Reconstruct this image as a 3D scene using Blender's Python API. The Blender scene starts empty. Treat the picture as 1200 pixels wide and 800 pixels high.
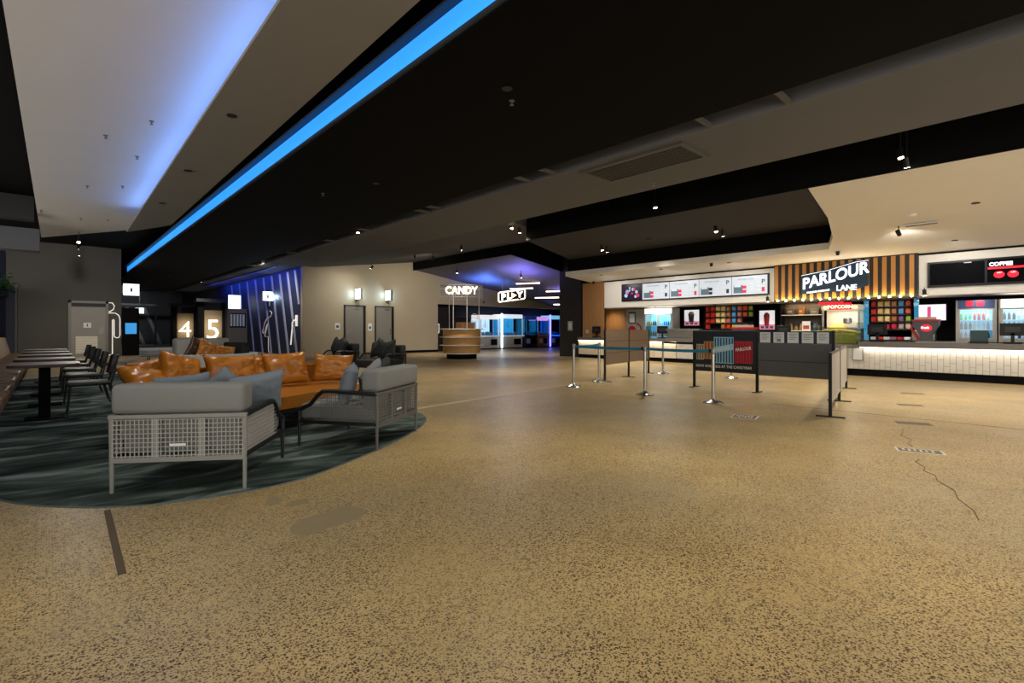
import bpy, bmesh, math, random
from mathutils import Vector, Matrix, noise
random.seed(7)
PI = math.pi
SC = bpy.context.scene
COL = SC.collection

# ------------------------------------------------------------------ camera
cam_d = bpy.data.cameras.new('camera')
cam = bpy.data.objects.new('camera', cam_d)
COL.objects.link(cam)
cam.location = (0, 0, 1.2)
cam.rotation_euler = (PI / 2, 0, -math.asin(0.679))
cam_d.sensor_width = 36
cam_d.lens = 587 / 1200 * 36
cam_d.shift_y = -14 / 1200
cam_d.clip_end = 200
SC.camera = cam
# ------------------------------------------------------------------ world, exposure
w = bpy.data.worlds.new('world')
SC.world = w
w.use_nodes = True
w.node_tree.nodes['Background'].inputs[0].default_value = (1, .96, .9, 1)
w.node_tree.nodes['Background'].inputs[1].default_value = 1.6  # even fill light, added; enters through the side left open behind the camera
vs = SC.view_settings
vs.view_transform = 'Standard'
vs.look = 'None'
vs.exposure = 0.38
vs.gamma = 1.0
vs.use_curve_mapping = False
SC.cycles.max_bounces = 8
SC.cycles.diffuse_bounces = 4
SC.cycles.glossy_bounces = 4
SC.cycles.sample_clamp_indirect = 6


# ------------------------------------------------------------------ helpers
def lin(h):
    if isinstance(h, str):
        h = h.lstrip('#')
        c = [int(h[i:i + 2], 16) / 255 for i in (0, 2, 4)]
        return tuple(x / 12.92 if x <= .04045 else ((x + .055) / 1.055) ** 2.4 for x in c) + (1,)
    return tuple(h) + (1,) if len(h) == 3 else tuple(h)


MATS = {}


def M(name, col='#808080', rough=.6, metal=0., var=.06, scale=8., bump=0., bscale=60., emit=0., ecol=None, stretch=None, spec=.5):
    if name in MATS:
        return MATS[name]
    m = bpy.data.materials.new(name)
    m.use_nodes = True
    nt = m.node_tree
    b = nt.nodes['Principled BSDF']
    b.inputs['Roughness'].default_value = rough
    b.inputs['Metallic'].default_value = metal
    b.inputs['Specular IOR Level'].default_value = spec
    c = lin(col)
    tc = nt.nodes.new('ShaderNodeTexCoord')
    src = tc.outputs['Object']
    if stretch:
        mp = nt.nodes.new('ShaderNodeMapping')
        mp.inputs['Scale'].default_value = stretch
        nt.links.new(src, mp.inputs[0])
        src = mp.outputs[0]
    n = nt.nodes.new('ShaderNodeTexNoise')
    n.inputs['Scale'].default_value = scale
    n.inputs['Detail'].default_value = 4
    nt.links.new(src, n.inputs['Vector'])
    mx = nt.nodes.new('ShaderNodeMix')
    mx.data_type = 'RGBA'
    mx.inputs[6].default_value = tuple(x * (1 - var) for x in c[:3]) + (1,)
    mx.inputs[7].default_value = tuple(min(1, x * (1 + var)) for x in c[:3]) + (1,)
    nt.links.new(n.outputs['Fac'], mx.inputs[0])
    nt.links.new(mx.outputs[2], b.inputs['Base Color'])
    if bump:
        n2 = nt.nodes.new('ShaderNodeTexNoise')
        n2.inputs['Scale'].default_value = bscale
        n2.inputs['Detail'].default_value = 3
        nt.links.new(src, n2.inputs['Vector'])
        bp = nt.nodes.new('ShaderNodeBump')
        bp.inputs['Strength'].default_value = bump
        bp.inputs['Distance'].default_value = .02
        nt.links.new(n2.outputs['Fac'], bp.inputs['Height'])
        nt.links.new(bp.outputs[0], b.inputs['Normal'])
    if emit:
        b.inputs['Emission Color'].default_value = lin(ecol or col)
        b.inputs['Emission Strength'].default_value = emit
    MATS[name] = m
    return m


def glass(name, col='#dfeef5', rough=.02, alpha=.12):
    if name in MATS:
        return MATS[name]
    m = bpy.data.materials.new(name)
    m.use_nodes = True
    nt = m.node_tree
    nt.nodes.clear()
    o = nt.nodes.new('ShaderNodeOutputMaterial')
    t = nt.nodes.new('ShaderNodeBsdfTransparent')
    t.inputs[0].default_value = lin(col)
    g = nt.nodes.new('ShaderNodeBsdfGlossy')
    g.inputs['Roughness'].default_value = rough
    x = nt.nodes.new('ShaderNodeMixShader')
    x.inputs[0].default_value = alpha
    nt.links.new(t.outputs[0], x.inputs[1])
    nt.links.new(g.outputs[0], x.inputs[2])
    nt.links.new(x.outputs[0], o.inputs[0])
    MATS[name] = m
    return m


def box(bm, x0, x1, y0, y1, z0, z1, bev=0., seg=2):
    t = bmesh.new()
    vs_ = [t.verts.new(p) for p in ((x0, y0, z0), (x1, y0, z0), (x1, y1, z0), (x0, y1, z0), (x0, y0, z1), (x1, y0, z1), (x1, y1, z1), (x0, y1, z1))]
    for f in ((3, 2, 1, 0), (4, 5, 6, 7), (0, 1, 5, 4), (1, 2, 6, 5), (2, 3, 7, 6), (3, 0, 4, 7)):
        t.faces.new([vs_[i] for i in f])
    if bev:
        bmesh.ops.bevel(t, geom=t.edges[:], offset=bev, segments=seg, profile=.5, affect='EDGES')
    join(bm, t)
    return bm


def join(bm, t):
    m = {}
    for v in t.verts:
        m[v] = bm.verts.new(v.co)
    for f in t.faces:
        try:
            bm.faces.new([m[v] for v in f.verts])
        except ValueError:
            pass
    t.free()


def B(x0, x1, y0, y1, z0, z1, bev=0., seg=2):
    return box(bmesh.new(), x0, x1, y0, y1, z0, z1, bev, seg)


def prism(pts, z0, z1, bm=None):
    """pts: ccw polygon; z0/z1 numbers or functions of (x, y)"""
    bm = bm or bmesh.new()
    f0 = z0 if callable(z0) else (lambda x, y: z0)
    f1 = z1 if callable(z1) else (lambda x, y: z1)
    a = [bm.verts.new((x, y, f0(x, y))) for x, y in pts]
    b = [bm.verts.new((x, y, f1(x, y))) for x, y in pts]
    bm.faces.new(a[::-1])
    bm.faces.new(b)
    n = len(pts)
    for i in range(n):
        bm.faces.new((a[i], a[(i + 1) % n], b[(i + 1) % n], b[i]))
    return bm


def lathe(prof, n=20, bm=None, c=(0, 0, 0)):
    bm = bm or bmesh.new()
    rings = []
    for r, z in prof:
        rings.append([bm.verts.new((c[0] + r * math.cos(2 * PI * k / n), c[1] + r * math.sin(2 * PI * k / n), c[2] + z)) for k in range(n)])
    for i in range(len(rings) - 1):
        for k in range(n):
            bm.faces.new((rings[i][k], rings[i][(k + 1) % n], rings[i + 1][(k + 1) % n], rings[i + 1][k]))
    bm.faces.new(rings[0][::-1])
    bm.faces.new(rings[-1])
    return bm


def tube(pts, r, n=6, bm=None, closed=False, r1=None):
    bm = bm or bmesh.new()
    P = [Vector(p) for p in pts]
    rings = []
    L = len(P)
    for i, p in enumerate(P):
        if closed:
            d = (P[(i + 1) % L] - P[i - 1])
        elif i == 0:
            d = P[1] - p
        elif i == L - 1:
            d = p - P[-2]
        else:
            d = (P[i + 1] - p).normalized() + (p - P[i - 1]).normalized()
        d = d.normalized() if d.length > 1e-9 else Vector((0, 0, 1))
        up = Vector((0, 0, 1)) if abs(d.z) < .9 else Vector((1, 0, 0))
        u = d.cross(up).normalized()
        v = d.cross(u).normalized()
        rr = r if r1 is None else r + (r1 - r) * i / (L - 1)
        rings.append([bm.verts.new(p + (u * math.cos(2 * PI * (k + .5) / n) + v * math.sin(2 * PI * (k + .5) / n)) * rr) for k in range(n)])
    for i in range(L if closed else L - 1):
        A, Bq = rings[i], rings[(i + 1) % L]
        for k in range(n):
            bm.faces.new((A[k], Bq[k], Bq[(k + 1) % n], A[(k + 1) % n]))
    if not closed:
        bm.faces.new(rings[0])
        bm.faces.new(rings[-1][::-1])
    return bm


def cyl(bm, p0, p1, r, n=10, r1=None):
    return tube([p0, p1], r, n, bm, False, r1)


def obj(name, bm, mat, parent=None, loc=None, rot=None, smooth=False, kind=None):
    if isinstance(bm, bpy.types.Mesh):
        me = bm
    else:
        bmesh.ops.recalc_face_normals(bm, faces=bm.faces[:])
        me = bpy.data.meshes.new(name)
        bm.to_mesh(me)
        bm.free()
        if smooth:
            me.shade_smooth()
            me.set_sharp_from_angle(angle=math.radians(38))
        me.materials.append(mat)
    o = bpy.data.objects.new(name, me)
    COL.objects.link(o)
    if parent:
        o.parent = parent
    if loc:
        o.location = loc
    if rot:
        o.rotation_euler = rot
    if kind:
        o['kind'] = kind
    return o


def tag(o, label, cat, group=None, kind=None):
    o['label'] = label
    o['category'] = cat
    if group:
        o['group'] = group
    if kind:
        o['kind'] = kind
    return o


def thing(name, label, cat, loc=(0, 0, 0), rz=0., group=None, rot=None):
    o = bpy.data.objects.new(name, None)
    COL.objects.link(o)
    o.empty_display_size = .1
    o.location = loc
    o.rotation_euler = rot or (0, 0, rz)
    return tag(o, label, cat, group)


def struct(name, bm, mat, label=None, parent=None, loc=None, rot=None):
    o = obj(name, bm, mat, parent, loc, rot)
    if not parent:
        o['kind'] = 'structure'
    if label:
        o['label'] = label
    return o


TXT = {}


def text(name, body, size, mat, parent, loc, rot=(PI / 2, 0, 0), depth=.004, bold=0., align='LEFT', shear=0., sx=1.):
    cu = bpy.data.curves.new(name, 'FONT')
    cu.body = body
    cu.size = size
    cu.extrude = depth
    cu.offset = bold
    cu.align_x = align
    cu.shear = shear
    cu.resolution_u = 3
    t = bpy.data.objects.new('tmp', cu)
    COL.objects.link(t)
    dg = bpy.context.evaluated_depsgraph_get()
    dg.update()
    me = bpy.data.meshes.new_from_object(t.evaluated_get(dg))
    bpy.data.objects.remove(t)
    me.materials.clear()
    me.materials.append(mat)
    o = bpy.data.objects.new(name, me)
    COL.objects.link(o)
    o.parent = parent
    o.location = loc
    o.rotation_euler = rot
    o.scale = (sx, 1, 1)
    return o


def spot(parent, loc, target, power, col=(1, .86, .66), size=1.6, blend=.9, r=.06):
    d = bpy.data.lights.new('lamp', 'SPOT')
    d.energy = power
    d.color = col
    d.spot_size = size
    d.spot_blend = blend
    d.shadow_soft_size = r
    o = bpy.data.objects.new('lamp', d)
    COL.objects.link(o)
    o.location = loc
    v = Vector(target) - Vector(loc)
    o.rotation_euler = v.to_track_quat('-Z', 'Y').to_euler()
    if parent:
        o.parent = parent
    return o


def area(parent, loc, direction, power, col, sx, sy, spread=PI, roll=None):
    d = bpy.data.lights.new('lamp', 'AREA')
    d.energy = power
    d.color = col
    d.shape = 'RECTANGLE'
    d.size = sx
    d.size_y = sy
    d.spread = spread
    o = bpy.data.objects.new('lamp', d)
    COL.objects.link(o)
    o.location = loc
    o.rotation_euler = roll or Vector(direction).to_track_quat('-Z', 'Y').to_euler()
    if parent:
        o.parent = parent
    return o


RX = -PI / 2     # local x = to the right for a viewer who faces +X

# ------------------------------------------------------------------ materials
black = M('black_paint', '#0c0c0d', .75, var=.2, spec=.08)
blackm = M('black_metal', '#101012', .4, .3)
char_ = M('charcoal_paint', '#2a2a2c', .7)
ceil_grey = M('ceiling_grey', '#6a6661', .75, var=.05, scale=2, spec=.08)
ceil_dark = M('ceiling_dark', '#0a0a0a', .8, var=.15, scale=2, spec=.08)
ceil_mid = M('ceiling_mid', '#6c6d71', .75, var=.05, scale=2, spec=.08)
ceil_brown = M('ceiling_brown_grey', '#8b8882', .75, var=.06, scale=2, spec=.08)
white_p = M('white_paint', '#ece9e3', .7, var=.03)
off_white = M('ceiling_white', '#e9e6e0', .75, var=.03, scale=2)
beige = M('beige_wall_paint', '#8f826b', .7, var=.05, scale=3, bump=.1, bscale=40)
grey_wall = M('grey_wall_paint', '#484540', .75, var=.06, scale=2)
navy = M('navy_paint', '#101a38', .6, var=.1)
steel = M('brushed_steel', '#b9b6b0', .25, .95, var=.1, scale=20, stretch=(1, 1, .1))
steel_d = M('dull_steel', '#8f8c86', .35, .8, var=.1)
wood_red = M('slat_timber', '#a97a4c', .5, var=.25, scale=5, stretch=(6, 6, .5))
wood_l = M('light_timber', '#c09257', .45, var=.18, scale=6, stretch=(1, 1, 9))
wood_d = M('walnut_laminate', '#7a6651', .35, var=.3, scale=4, stretch=(1, 1, 12))
gold = M('gold_slat', '#b07a35', .45, .1, var=.12, scale=5, stretch=(8, 8, .6))
orange_l = M('tan_leather', '#ab6a1c', .28, var=.16, scale=9, bump=.25, bscale=26)
grey_f = M('grey_fabric', '#7b7c79', .9, var=.08, scale=160, bump=.15, bscale=400)
greyb_f = M('blue_grey_fabric', '#6f7982', .9, var=.1, scale=120, bump=.15, bscale=400)
dark_f = M('charcoal_fabric', '#2e3233', .9, var=.12, scale=120, bump=.15, bscale=400)
rope = M('grey_rope', '#a5a39c', .8, var=.12, scale=60)
frame_g = M('grey_frame', '#5e5e5b', .5, .2)
frame_b = M('black_frame', '#17171a', .45, .2)
tan_v = M('brown_vinyl', '#70502f', .3, var=.15, scale=5, bump=.12, bscale=14)
tabletop = M('table_laminate', '#84756a', .35, var=.1, scale=4, stretch=(1, 8, 1))
paper = M('white_paper', '#d9dcdc', .7, var=.02)
ink = M('dark_ink', '#33373c', .7)
neon_w = M('neon_white', '#fff2dd', .4, emit=2.6, ecol='#fff0da')
neon_soft = M('neon_soft', '#e8e2d8', .4, emit=.45, ecol='#f4eee2')
lamp_w = M('lamp_lens', '#ffffff', .4, emit=40, ecol='#ffe2b0')
sign_w = M('sign_face_lit', '#ffffff', .4, emit=1.5, ecol='#eaf6ff')
scr_w = M('screen_white', '#8e949a', .4, emit=.5, ecol='#e6eef6')
scr_dk = M('screen_dark', '#05060a', .5, emit=.02, ecol='#141c34', spec=.05)
red = M('red_plastic', '#b4101f', .4, var=.08)
red_e = M('red_lit', '#e0122b', .4, emit=.9, ecol='#e5122e')
blue_belt = M('blue_webbing', '#17789c', .7, var=.1, scale=80)
tile_w = M('white_tile', '#c9c4ba', .3, var=.05, scale=3)
grout = M('dark_grout', '#6f6b64', .9)
top_g = M('grey_stone_top', '#6d6964', .35, var=.08, scale=30)
led_warm = M('led_warm', '#fff4de', .4, emit=2.5, ecol='#ffefcf')
led_blue = M('led_blue', '#3a9bff', .4, emit=1.0, ecol='#2a88e2')
clear = glass('clear_glass')


def floor_mat():
    m = bpy.data.materials.new('polished_aggregate_concrete')
    m.use_nodes = True
    nt = m.node_tree
    N, L = nt.nodes, nt.links
    b = N['Principled BSDF']
    tc = N.new('ShaderNodeTexCoord')

    def nz(scale, detail=4, rough=.5):
        n = N.new('ShaderNodeTexNoise')
        n.inputs['Scale'].default_value = scale
        n.inputs['Detail'].default_value = detail
        n.inputs['Roughness'].default_value = rough
        L.new(tc.outputs['Object'], n.inputs['Vector'])
        return n.outputs['Fac']

    def ramp(src, a, b_, c0=(0, 0, 0, 1), c1=(1, 1, 1, 1)):
        r = N.new('ShaderNodeValToRGB')
        r.color_ramp.elements[0].position = a
        r.color_ramp.elements[1].position = b_
        r.color_ramp.elements[0].color = c0
        r.color_ramp.elements[1].color = c1
        L.new(src, r.inputs[0])
        return r.outputs[0]

    def mix(f, a, b_, mode='MIX'):
        x = N.new('ShaderNodeMix')
        x.data_type = 'RGBA'
        x.blend_type = mode
        for i, s in ((0, f), (6, a), (7, b_)):
            if hasattr(s, 'links'):
                L.new(s, x.inputs[i])
            else:
                x.inputs[i].default_value = s
        return x.outputs[2]

    base = ramp(nz(.55, 5, .6), .3, .7, lin('#a58c5c'), lin('#cbb077'))
    base = mix(ramp(nz(.35, 3), .42, .62), base, lin('#a4926c'))
    # warp the coordinates so that the stones are not round
    wn = N.new('ShaderNodeTexNoise')
    wn.inputs['Scale'].default_value = 90
    L.new(tc.outputs['Object'], wn.inputs['Vector'])
    wa = N.new('ShaderNodeVectorMath')
    wa.operation = 'MULTIPLY_ADD'
    L.new(wn.outputs['Color'], wa.inputs[0])
    wa.inputs[1].default_value = (.012, .012, .012)
    L.new(tc.outputs['Object'], wa.inputs[2])

    def stones(scale, th_, seed):
        v = N.new('ShaderNodeTexVoronoi')
        v.inputs['Scale'].default_value = scale
        L.new(wa.outputs[0], v.inputs['Vector'])
        sep = N.new('ShaderNodeSeparateColor')
        L.new(v.outputs['Color'], sep.inputs[0])
        th = N.new('ShaderNodeMath')
        th.operation = 'MULTIPLY'
        L.new(sep.outputs[seed], th.inputs[0])
        th.inputs[1].default_value = th_
        dd = N.new('ShaderNodeMath')
        dd.operation = 'SUBTRACT'
        L.new(th.outputs[0], dd.inputs[0])
        L.new(v.outputs['Distance'], dd.inputs[1])
        return ramp(dd.outputs[0], .0, .12), sep.outputs[1]
    dens = ramp(nz(.8, 4, .65), .25, .5, (.45, .45, .45, 1), (1, 1, 1, 1))
    c = base
    for scale, th_, seed, c0, c1 in ((150, .68, 2, '#443522', '#84693f'), (88, .62, 0, '#231c14', '#5e4b31'), (54, .48, 2, '#1a1510', '#4e402d')):
        f, cc = stones(scale, th_, seed)
        k = N.new('ShaderNodeMath')
        k.operation = 'MULTIPLY'
        L.new(f, k.inputs[0])
        L.new(dens, k.inputs[1])
        c = mix(k.outputs[0], c, mix(cc, lin(c0), lin(c1)))
    L.new(c, b.inputs['Base Color'])
    r = N.new('ShaderNodeMapRange')
    r.inputs[3].default_value = .24
    r.inputs[4].default_value = .46
    L.new(nz(1.6, 4), r.inputs[0])
    L.new(r.outputs[0], b.inputs['Roughness'])
    b.inputs['Specular IOR Level'].default_value = .45
    return m


def carpet_mat():
    m = bpy.data.materials.new('dark_green_streaked_carpet')
    m.use_nodes = True
    nt = m.node_tree
    N, L = nt.nodes, nt.links
    b = N['Principled BSDF']
    b.inputs['Roughness'].default_value = .95
    b.inputs['Specular IOR Level'].default_value = .1
    tc = N.new('ShaderNodeTexCoord')
    mp = N.new('ShaderNodeMapping')
    mp.inputs['Rotation'].default_value = (0, 0, .35)
    mp.inputs['Scale'].default_value = (.75, 1.7, 1)
    L.new(tc.outputs['Object'], mp.inputs[0])
    n = N.new('ShaderNodeTexNoise')
    n.inputs['Scale'].default_value = 1.3
    n.inputs['Detail'].default_value = 6
    n.inputs['Distortion'].default_value = 1.6
    L.new(mp.outputs[0], n.inputs['Vector'])
    r = N.new('ShaderNodeValToRGB')
    e = r.color_ramp.elements
    e[0].position, e[0].color = .34, lin('#151b1a')
    e[1].position, e[1].color = .68, lin('#7d8781')
    x = e.new(.5)
    x.color = lin('#3a4641')
    L.new(n.outputs['Fac'], r.inputs[0])
    L.new(r.outputs[0], b.inputs['Base Color'])
    n2 = N.new('ShaderNodeTexNoise')
    n2.inputs['Scale'].default_value = 300
    L.new(tc.outputs['Object'], n2.inputs['Vector'])
    bp = N.new('ShaderNodeBump')
    bp.inputs['Strength'].default_value = .4
    bp.inputs['Distance'].default_value = .01
    L.new(n2.outputs['Fac'], bp.inputs['Height'])
    L.new(bp.outputs[0], b.inputs['Normal'])
    return m


FLOOR = floor_mat()
CARPET = carpet_mat()
hallcarpet = M('hall_carpet', '#6b6966', .95, var=.6, scale=.9, stretch=(.4, 3, 1), spec=.1)

# ------------------------------------------------------------------ structure
struct('floor', B(-7, 30, -7, 52, -.2, 0), FLOOR, 'polished yellow brown aggregate concrete floor')
struct('floor', B(2.44, 8.27, 29.0, 50, 0, .006), hallcarpet, 'dark streaked carpet floor of the cinema corridor')
struct('ceiling', B(-7, 30, -7, 52, 4.9, 5.0), black, 'black upper ceiling')
struct('wall_far_right', B(28, 28.2, -7, 52, 0, 4.9), black)

# ceiling slabs
struct('ceiling', prism([(-.44, -6), (2.1, -6), (1.9, 20.2), (-.19, 23.9)], 4.4, 4.6), off_white, 'pale sloping ceiling panel washed with blue light')
struct('ceiling', prism([(1.3, -6), (2.25, -6), (2.41, 16.1), (1.64, 18.1)], 4.0, 4.04), ceil_brown, 'brown grey dropped ceiling panel beside the blue strip')
struct('ceiling', B(2.89, 6.32, -6, 45, 4.0, 4.45), ceil_dark, 'wide black dropped ceiling slab')
struct('ceiling', prism([(6.75, -6), (8.87, -6), (8.87, 22.5), (8.2, 22.5), (8.2, 45), (6.75, 45)], 4.0, 4.3), ceil_mid, 'grey ceiling slab along the slot grille')


def zw(x, y): return 3.83 - .0924 * (x - 10.4)


wp = [(10.4, -6), (17.1, -6), (17.1, 13.5), (15.45, 13.5), (15.45, 4.12), (14.2, 3.7), (12.5, 3.35), (10.4, 3.11)]
struct('ceiling', prism(wp, zw, lambda x, y: zw(x, y) + .18), off_white, 'white canopy ceiling above the candy counter')
struct('ceiling', prism([(10.4, 3.14), (12.5, 3.38), (14.2, 3.73), (15.45, 4.15), (17, 4.4), (17, 13.3), (15.5, 13.3), (10.4, 10.6)], lambda x, y: 3.83 + .04 * (x - 10.4), lambda x, y: 4.3), M('ceiling_dark_grey', '#3d3d40', .7, var=.05, scale=2, spec=.08), 'dark grey ceiling slab in front of the counter canopy')
struct('ceiling', B(15.52, 15.6, 4.2, 13.45, 3.54, 4.06), black, 'black drop above the canopy edge')
struct('ceiling', prism([(8.9, 9.6), (10.42, 10.6), (13.9, 12.5), (13.9, 22.55), (8.9, 22.55)], lambda x, y: 4.02 + .132 * (x - 8.9), 4.85), M('ceiling_sloped_grey', '#59595b', .7, var=.05, scale=2, spec=.08), 'dark sloped ceiling panel before the beige wall')


def za(x, y): return 4.32 - .145 * (x - 13.8)


struct('ceiling', prism([(13.9, 15.1), (27, 15.1), (27, 22.55), (13.9, 22.55)], za, lambda x, y: za(x, y) + .1), M('arcade_ceiling', '#55545a', .6), 'arcade ceiling lit purple and blue')
struct('trim_7', B(10.36, 10.395, -6, 10.58, 3.83, 4.88), black, 'black upstand along the edge of the canopy ceilings')
struct('trim_1', B(13.84, 13.9, 15.04, 22.5, 4.26, 4.88), black, 'black drop edge along the arcade ceiling')
struct('trim_2', prism([(13.84, 15.02), (20, 15.02), (20, 15.09), (13.84, 15.09)], lambda x, y: za(x, y) - .05, 4.88), black, 'black drop edge at the arcade entrance')
# soffits at far left
struct('trim_3', B(-6.9, -.2, 20.6, 21.2, 3.55, 4.2), ceil_mid, 'grey ceiling beam over the banquette')
struct('trim_4', B(-6.9, -.3, 19.0, 19.4, 4.2, 4.85), char_, 'dark ceiling drop over the banquette')

# beige wall with doors and arcade opening
BW = M('beige_wall', '#a99c82', .7, var=.06, scale=1.2, bump=.1, bscale=30)
bwall = struct('wall_far', prism([(8.27, 22.6), (15.44, 22.6), (15.44, 22.85), (8.27, 22.85)], 0, 4.88), BW, 'beige wall with two grey doors')
struct('wall_far_header', B(15.44, 28, 22.6, 22.85, 2.58, 4.88), BW, 'beige wall band above the arcade')
struct('baseboard_far', B(12.9, 15.44, 22.57, 22.6, 0, .12), black, 'black skirting on the beige wall')
struct('wall_arcade', B(15.44, 28, 24.6, 24.8, 0, 2.9), M('arcade_wall', '#0b1030', .6), 'dark navy arcade back wall')
struct('ceiling', B(15.44, 28, 22.86, 24.6, 2.6, 2.7), black, 'low black arcade ceiling')
struct('wall_arcade_left', B(15.3, 15.44, 22.86, 24.6, 0, 2.6), black)
struct('wall_arcade_right', B(18.6, 28, 15.0, 15.2, 0, 4.6), black)
# corridor
struct('wall_corridor_right', B(8.27, 8.45, 22.86, 50, 0, 4.88), M('corridor_wall', '#141a2e', .6, var=.1), 'dark blue corridor wall with pale slanting stripes')
struct('wall_corridor_left', B(2.3, 2.44, 29.2, 50, 0, 4.88), char_)
struct('wall_corridor_end', B(2.3, 8.45, 50, 50.2, 0, 4.88), char_)
struct('wall_left_end', prism([(-6.9, 29), (2.44, 29), (2.44, 29.2), (-6.9, 29.2)], 0, 4.88), grey_wall, 'charcoal grey wall with restroom door')
struct('wall_left', B(-1.3, -1.0, 22.6, 28.95, 0, 2.85), navy, 'dark navy partition wall at left')
struct('trim_5', B(-.998, -.93, 28.2, 28.95, 0, 2.87), grey_wall, 'pale end post of the navy partition')
struct('wall_left_upper', B(-1.3, -1.1, 21.4, 25, 2.85, 3.9), navy)
struct('wall_banquette', B(-1.35, -1.2, 4, 22.6, 0, 2.6), navy)
# counter area shell
struct('wall_counter_back', B(18.6, 18.8, -6, 13.95, 0, 4.0), black, 'black wall behind the candy counter')
struct('ceiling', B(17.22, 18.58, 12.77, 13.95, 2.1, 2.2), white_p, 'white soffit behind the timber wall')
bh = struct('wall_bulkhead', B(17.05, 18.58, -6, 12.75, 2.1, 3.2), white_p, 'white bulkhead above the counter')
struct('trim_6', B(17.0, 17.05, -6, 12.75, 3.17, 3.21), black, 'dark shadow line on top of the bulkhead')
struct('wall_column', B(17.0, 18.6, 13.97, 15.2, 0, 4.88), M('column_black', '#161514', .6), 'black column beside the timber wall')
tw = struct('wall_timber', B(17.12, 17.2, 12.78, 13.95, 0, 3.2), M('timber_back', '#2a1d12', .7), 'timber slat wall beside the counter')
k = 0
y = 12.79
while y < 13.93:
    obj('slat', B(17.06, 17.12, y, y + .085, .0, 3.19, .004, 1), wood_red, tw)
    y += .095
tw2 = struct('wall_timber_recess', B(18.5, 18.58, 12.35, 13.95, 0, 2.1), M('timber_back', '#2a1d12', .7), 'timber slat wall in the recess behind the counter')
y = 12.37
while y < 13.88:
    obj('slat', B(18.44, 18.5, y, y + .085, .0, 2.09, .004, 1), wood_red, tw2)
    y += .095

# ------------------------------------------------------------------ lamps of the room, seen and added
def ceiling_spot(p, target, power, label, col=(1, .86, .66), size=1.9, top=None, group=None, r=.045):
    t = thing('ceiling_spotlight', label, 'spotlight', p, 0, group)
    d = (Vector(target) - Vector(p)).normalized()
    a = -d * .09
    b_ = d * .07
    obj('body', cyl(None, a, b_, r, 12), blackm, t, smooth=True)
    obj('lens', cyl(None, b_, b_ + d * .006, r * .85, 12), lamp_w, t)
    obj('stem', cyl(None, (0, 0, 0), (0, 0, (top or p[2] + .12) - p[2]), .012, 6), blackm, t)
    if power:
        spot(t, b_ + d * .03, b_ + d, power, col, size)
    return t


def downlight(p, power, label, target=None, col=(1, .86, .66), size=2.0, group=None, trim=None):
    t = thing('recessed_downlight', label, 'downlight', p, 0, group)
    obj('ring', lathe([(.05, 0), (.062, 0), (.062, -.012), (.05, -.012)], 16), trim or blackm, t)
    obj('baffle', lathe([(.01, -.002), (.05, -.002), (.05, -.006), (.01, -.006)], 16), black, t)
    if power:
        tg = (Vector(target) - Vector(p)) if target else Vector((0, 0, -1))
        spot(t, (0, 0, -.04), Vector((0, 0, -.04)) + tg, power, col, size, 1., .22)
    return t


WARM = (1, .93, .82)
SPOTS = [((6.53, 13.6, 4.05), (6.2, 12.5, 0), 260, 'lit ceiling spotlight in the slot above the dark armchairs', 4.9),
         ((10.56, 20.6, 3.97), (9.8, 22.6, 2.2), 90, 'lit ceiling spotlight nearest the beige wall doors', 4.24),
         ((11.5, 17.2, 4.1), (13.2, 22.5, 1.6), 300, 'lit ceiling spotlight above the round candy stand', 4.36),
         ((9.55, 10.33, 4.1), (8.6, 9.5, 0), 300, 'left lit spotlight of the pair in the dark ceiling gap', 4.9),
         ((10.1, 10.6, 4.1), (11.5, 11, 0), 300, 'right lit spotlight of the pair in the dark ceiling gap', 4.9),
         ((10.0, 6.08, 4.0), (9.7, 5.2, 0), 300, 'single bright spotlight above the rope barrier', 4.9),
         ((13.1, 9.9, 3.82), (13.5, 9.0, 0), 220, 'left spotlight of the pair before the menu screens', 3.97),
         ((13.5, 10.0, 3.82), (15.5, 10.5, .5), 220, 'right spotlight of the pair before the menu screens', 3.97),
         ((12.8, 6.0, 3.82), (12.5, 5, 0), 240, 'left spotlight of the pair near the striped sign', 3.95),
         ((13.5, 6.13, 3.82), (15.5, 6.3, .5), 240, 'right spotlight of the pair near the striped sign', 3.97),
         ((9.96, 1.66, 4.0), (9.6, 1.0, 0), 320, 'upper bright spotlight beside the white canopy', 4.9),
         ((10.21, 1.62, 3.9), (11.8, 1.4, 0), 380, 'lower bright spotlight beside the white canopy', 4.9),
         ((13.93, 2.35, 3.35), (16.5, 2.3, 2.4), 60, 'small spotlight mounted under the white canopy', 3.52),
         ((.72, 21.6, 4.1), (.4, 19, 0), 220, 'nearest of three glaring spotlights before the grey wall', 4.9),
         ((.77, 23.2, 4.1), (.9, 28.9, 1.8), 220, 'middle of three glaring spotlights before the grey wall', 4.9),
         ((.81, 24.4, 4.0), (1.6, 27, 0), 220, 'farthest of three glaring spotlights before the grey wall', 4.9),
         ((6.55, 22.8, 4.05), (8.25, 25.2, 1.6), 330, 'small spotlight in the slot near the striped blue wall', 4.9),
         ((6.55, 33.8, 4.05), (6.2, 35.5, 0), 300, 'small spotlight in the slot deep in the corridor', 4.9)]
for p, tg, pw, lb, tp in SPOTS:
    ceiling_spot(p, tg, pw, lb, WARM, top=tp)
for k, (x, y) in enumerate([(1.76, 7.3), (1.8, 10.35), (1.84, 13.4)]):
    downlight((x, y, 3.998), 170, ['nearest', 'middle', 'farthest'][k] + ' small downlight in the brown grey ceiling panel', col=WARM)
for k, (x, y) in enumerate([(3.9, 4.3), (4.6, 8.8)]):
    downlight((x, y, 3.998), 240, ['nearer', 'farther'][k] + ' dim downlight in the wide black ceiling slab', col=WARM)
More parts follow.
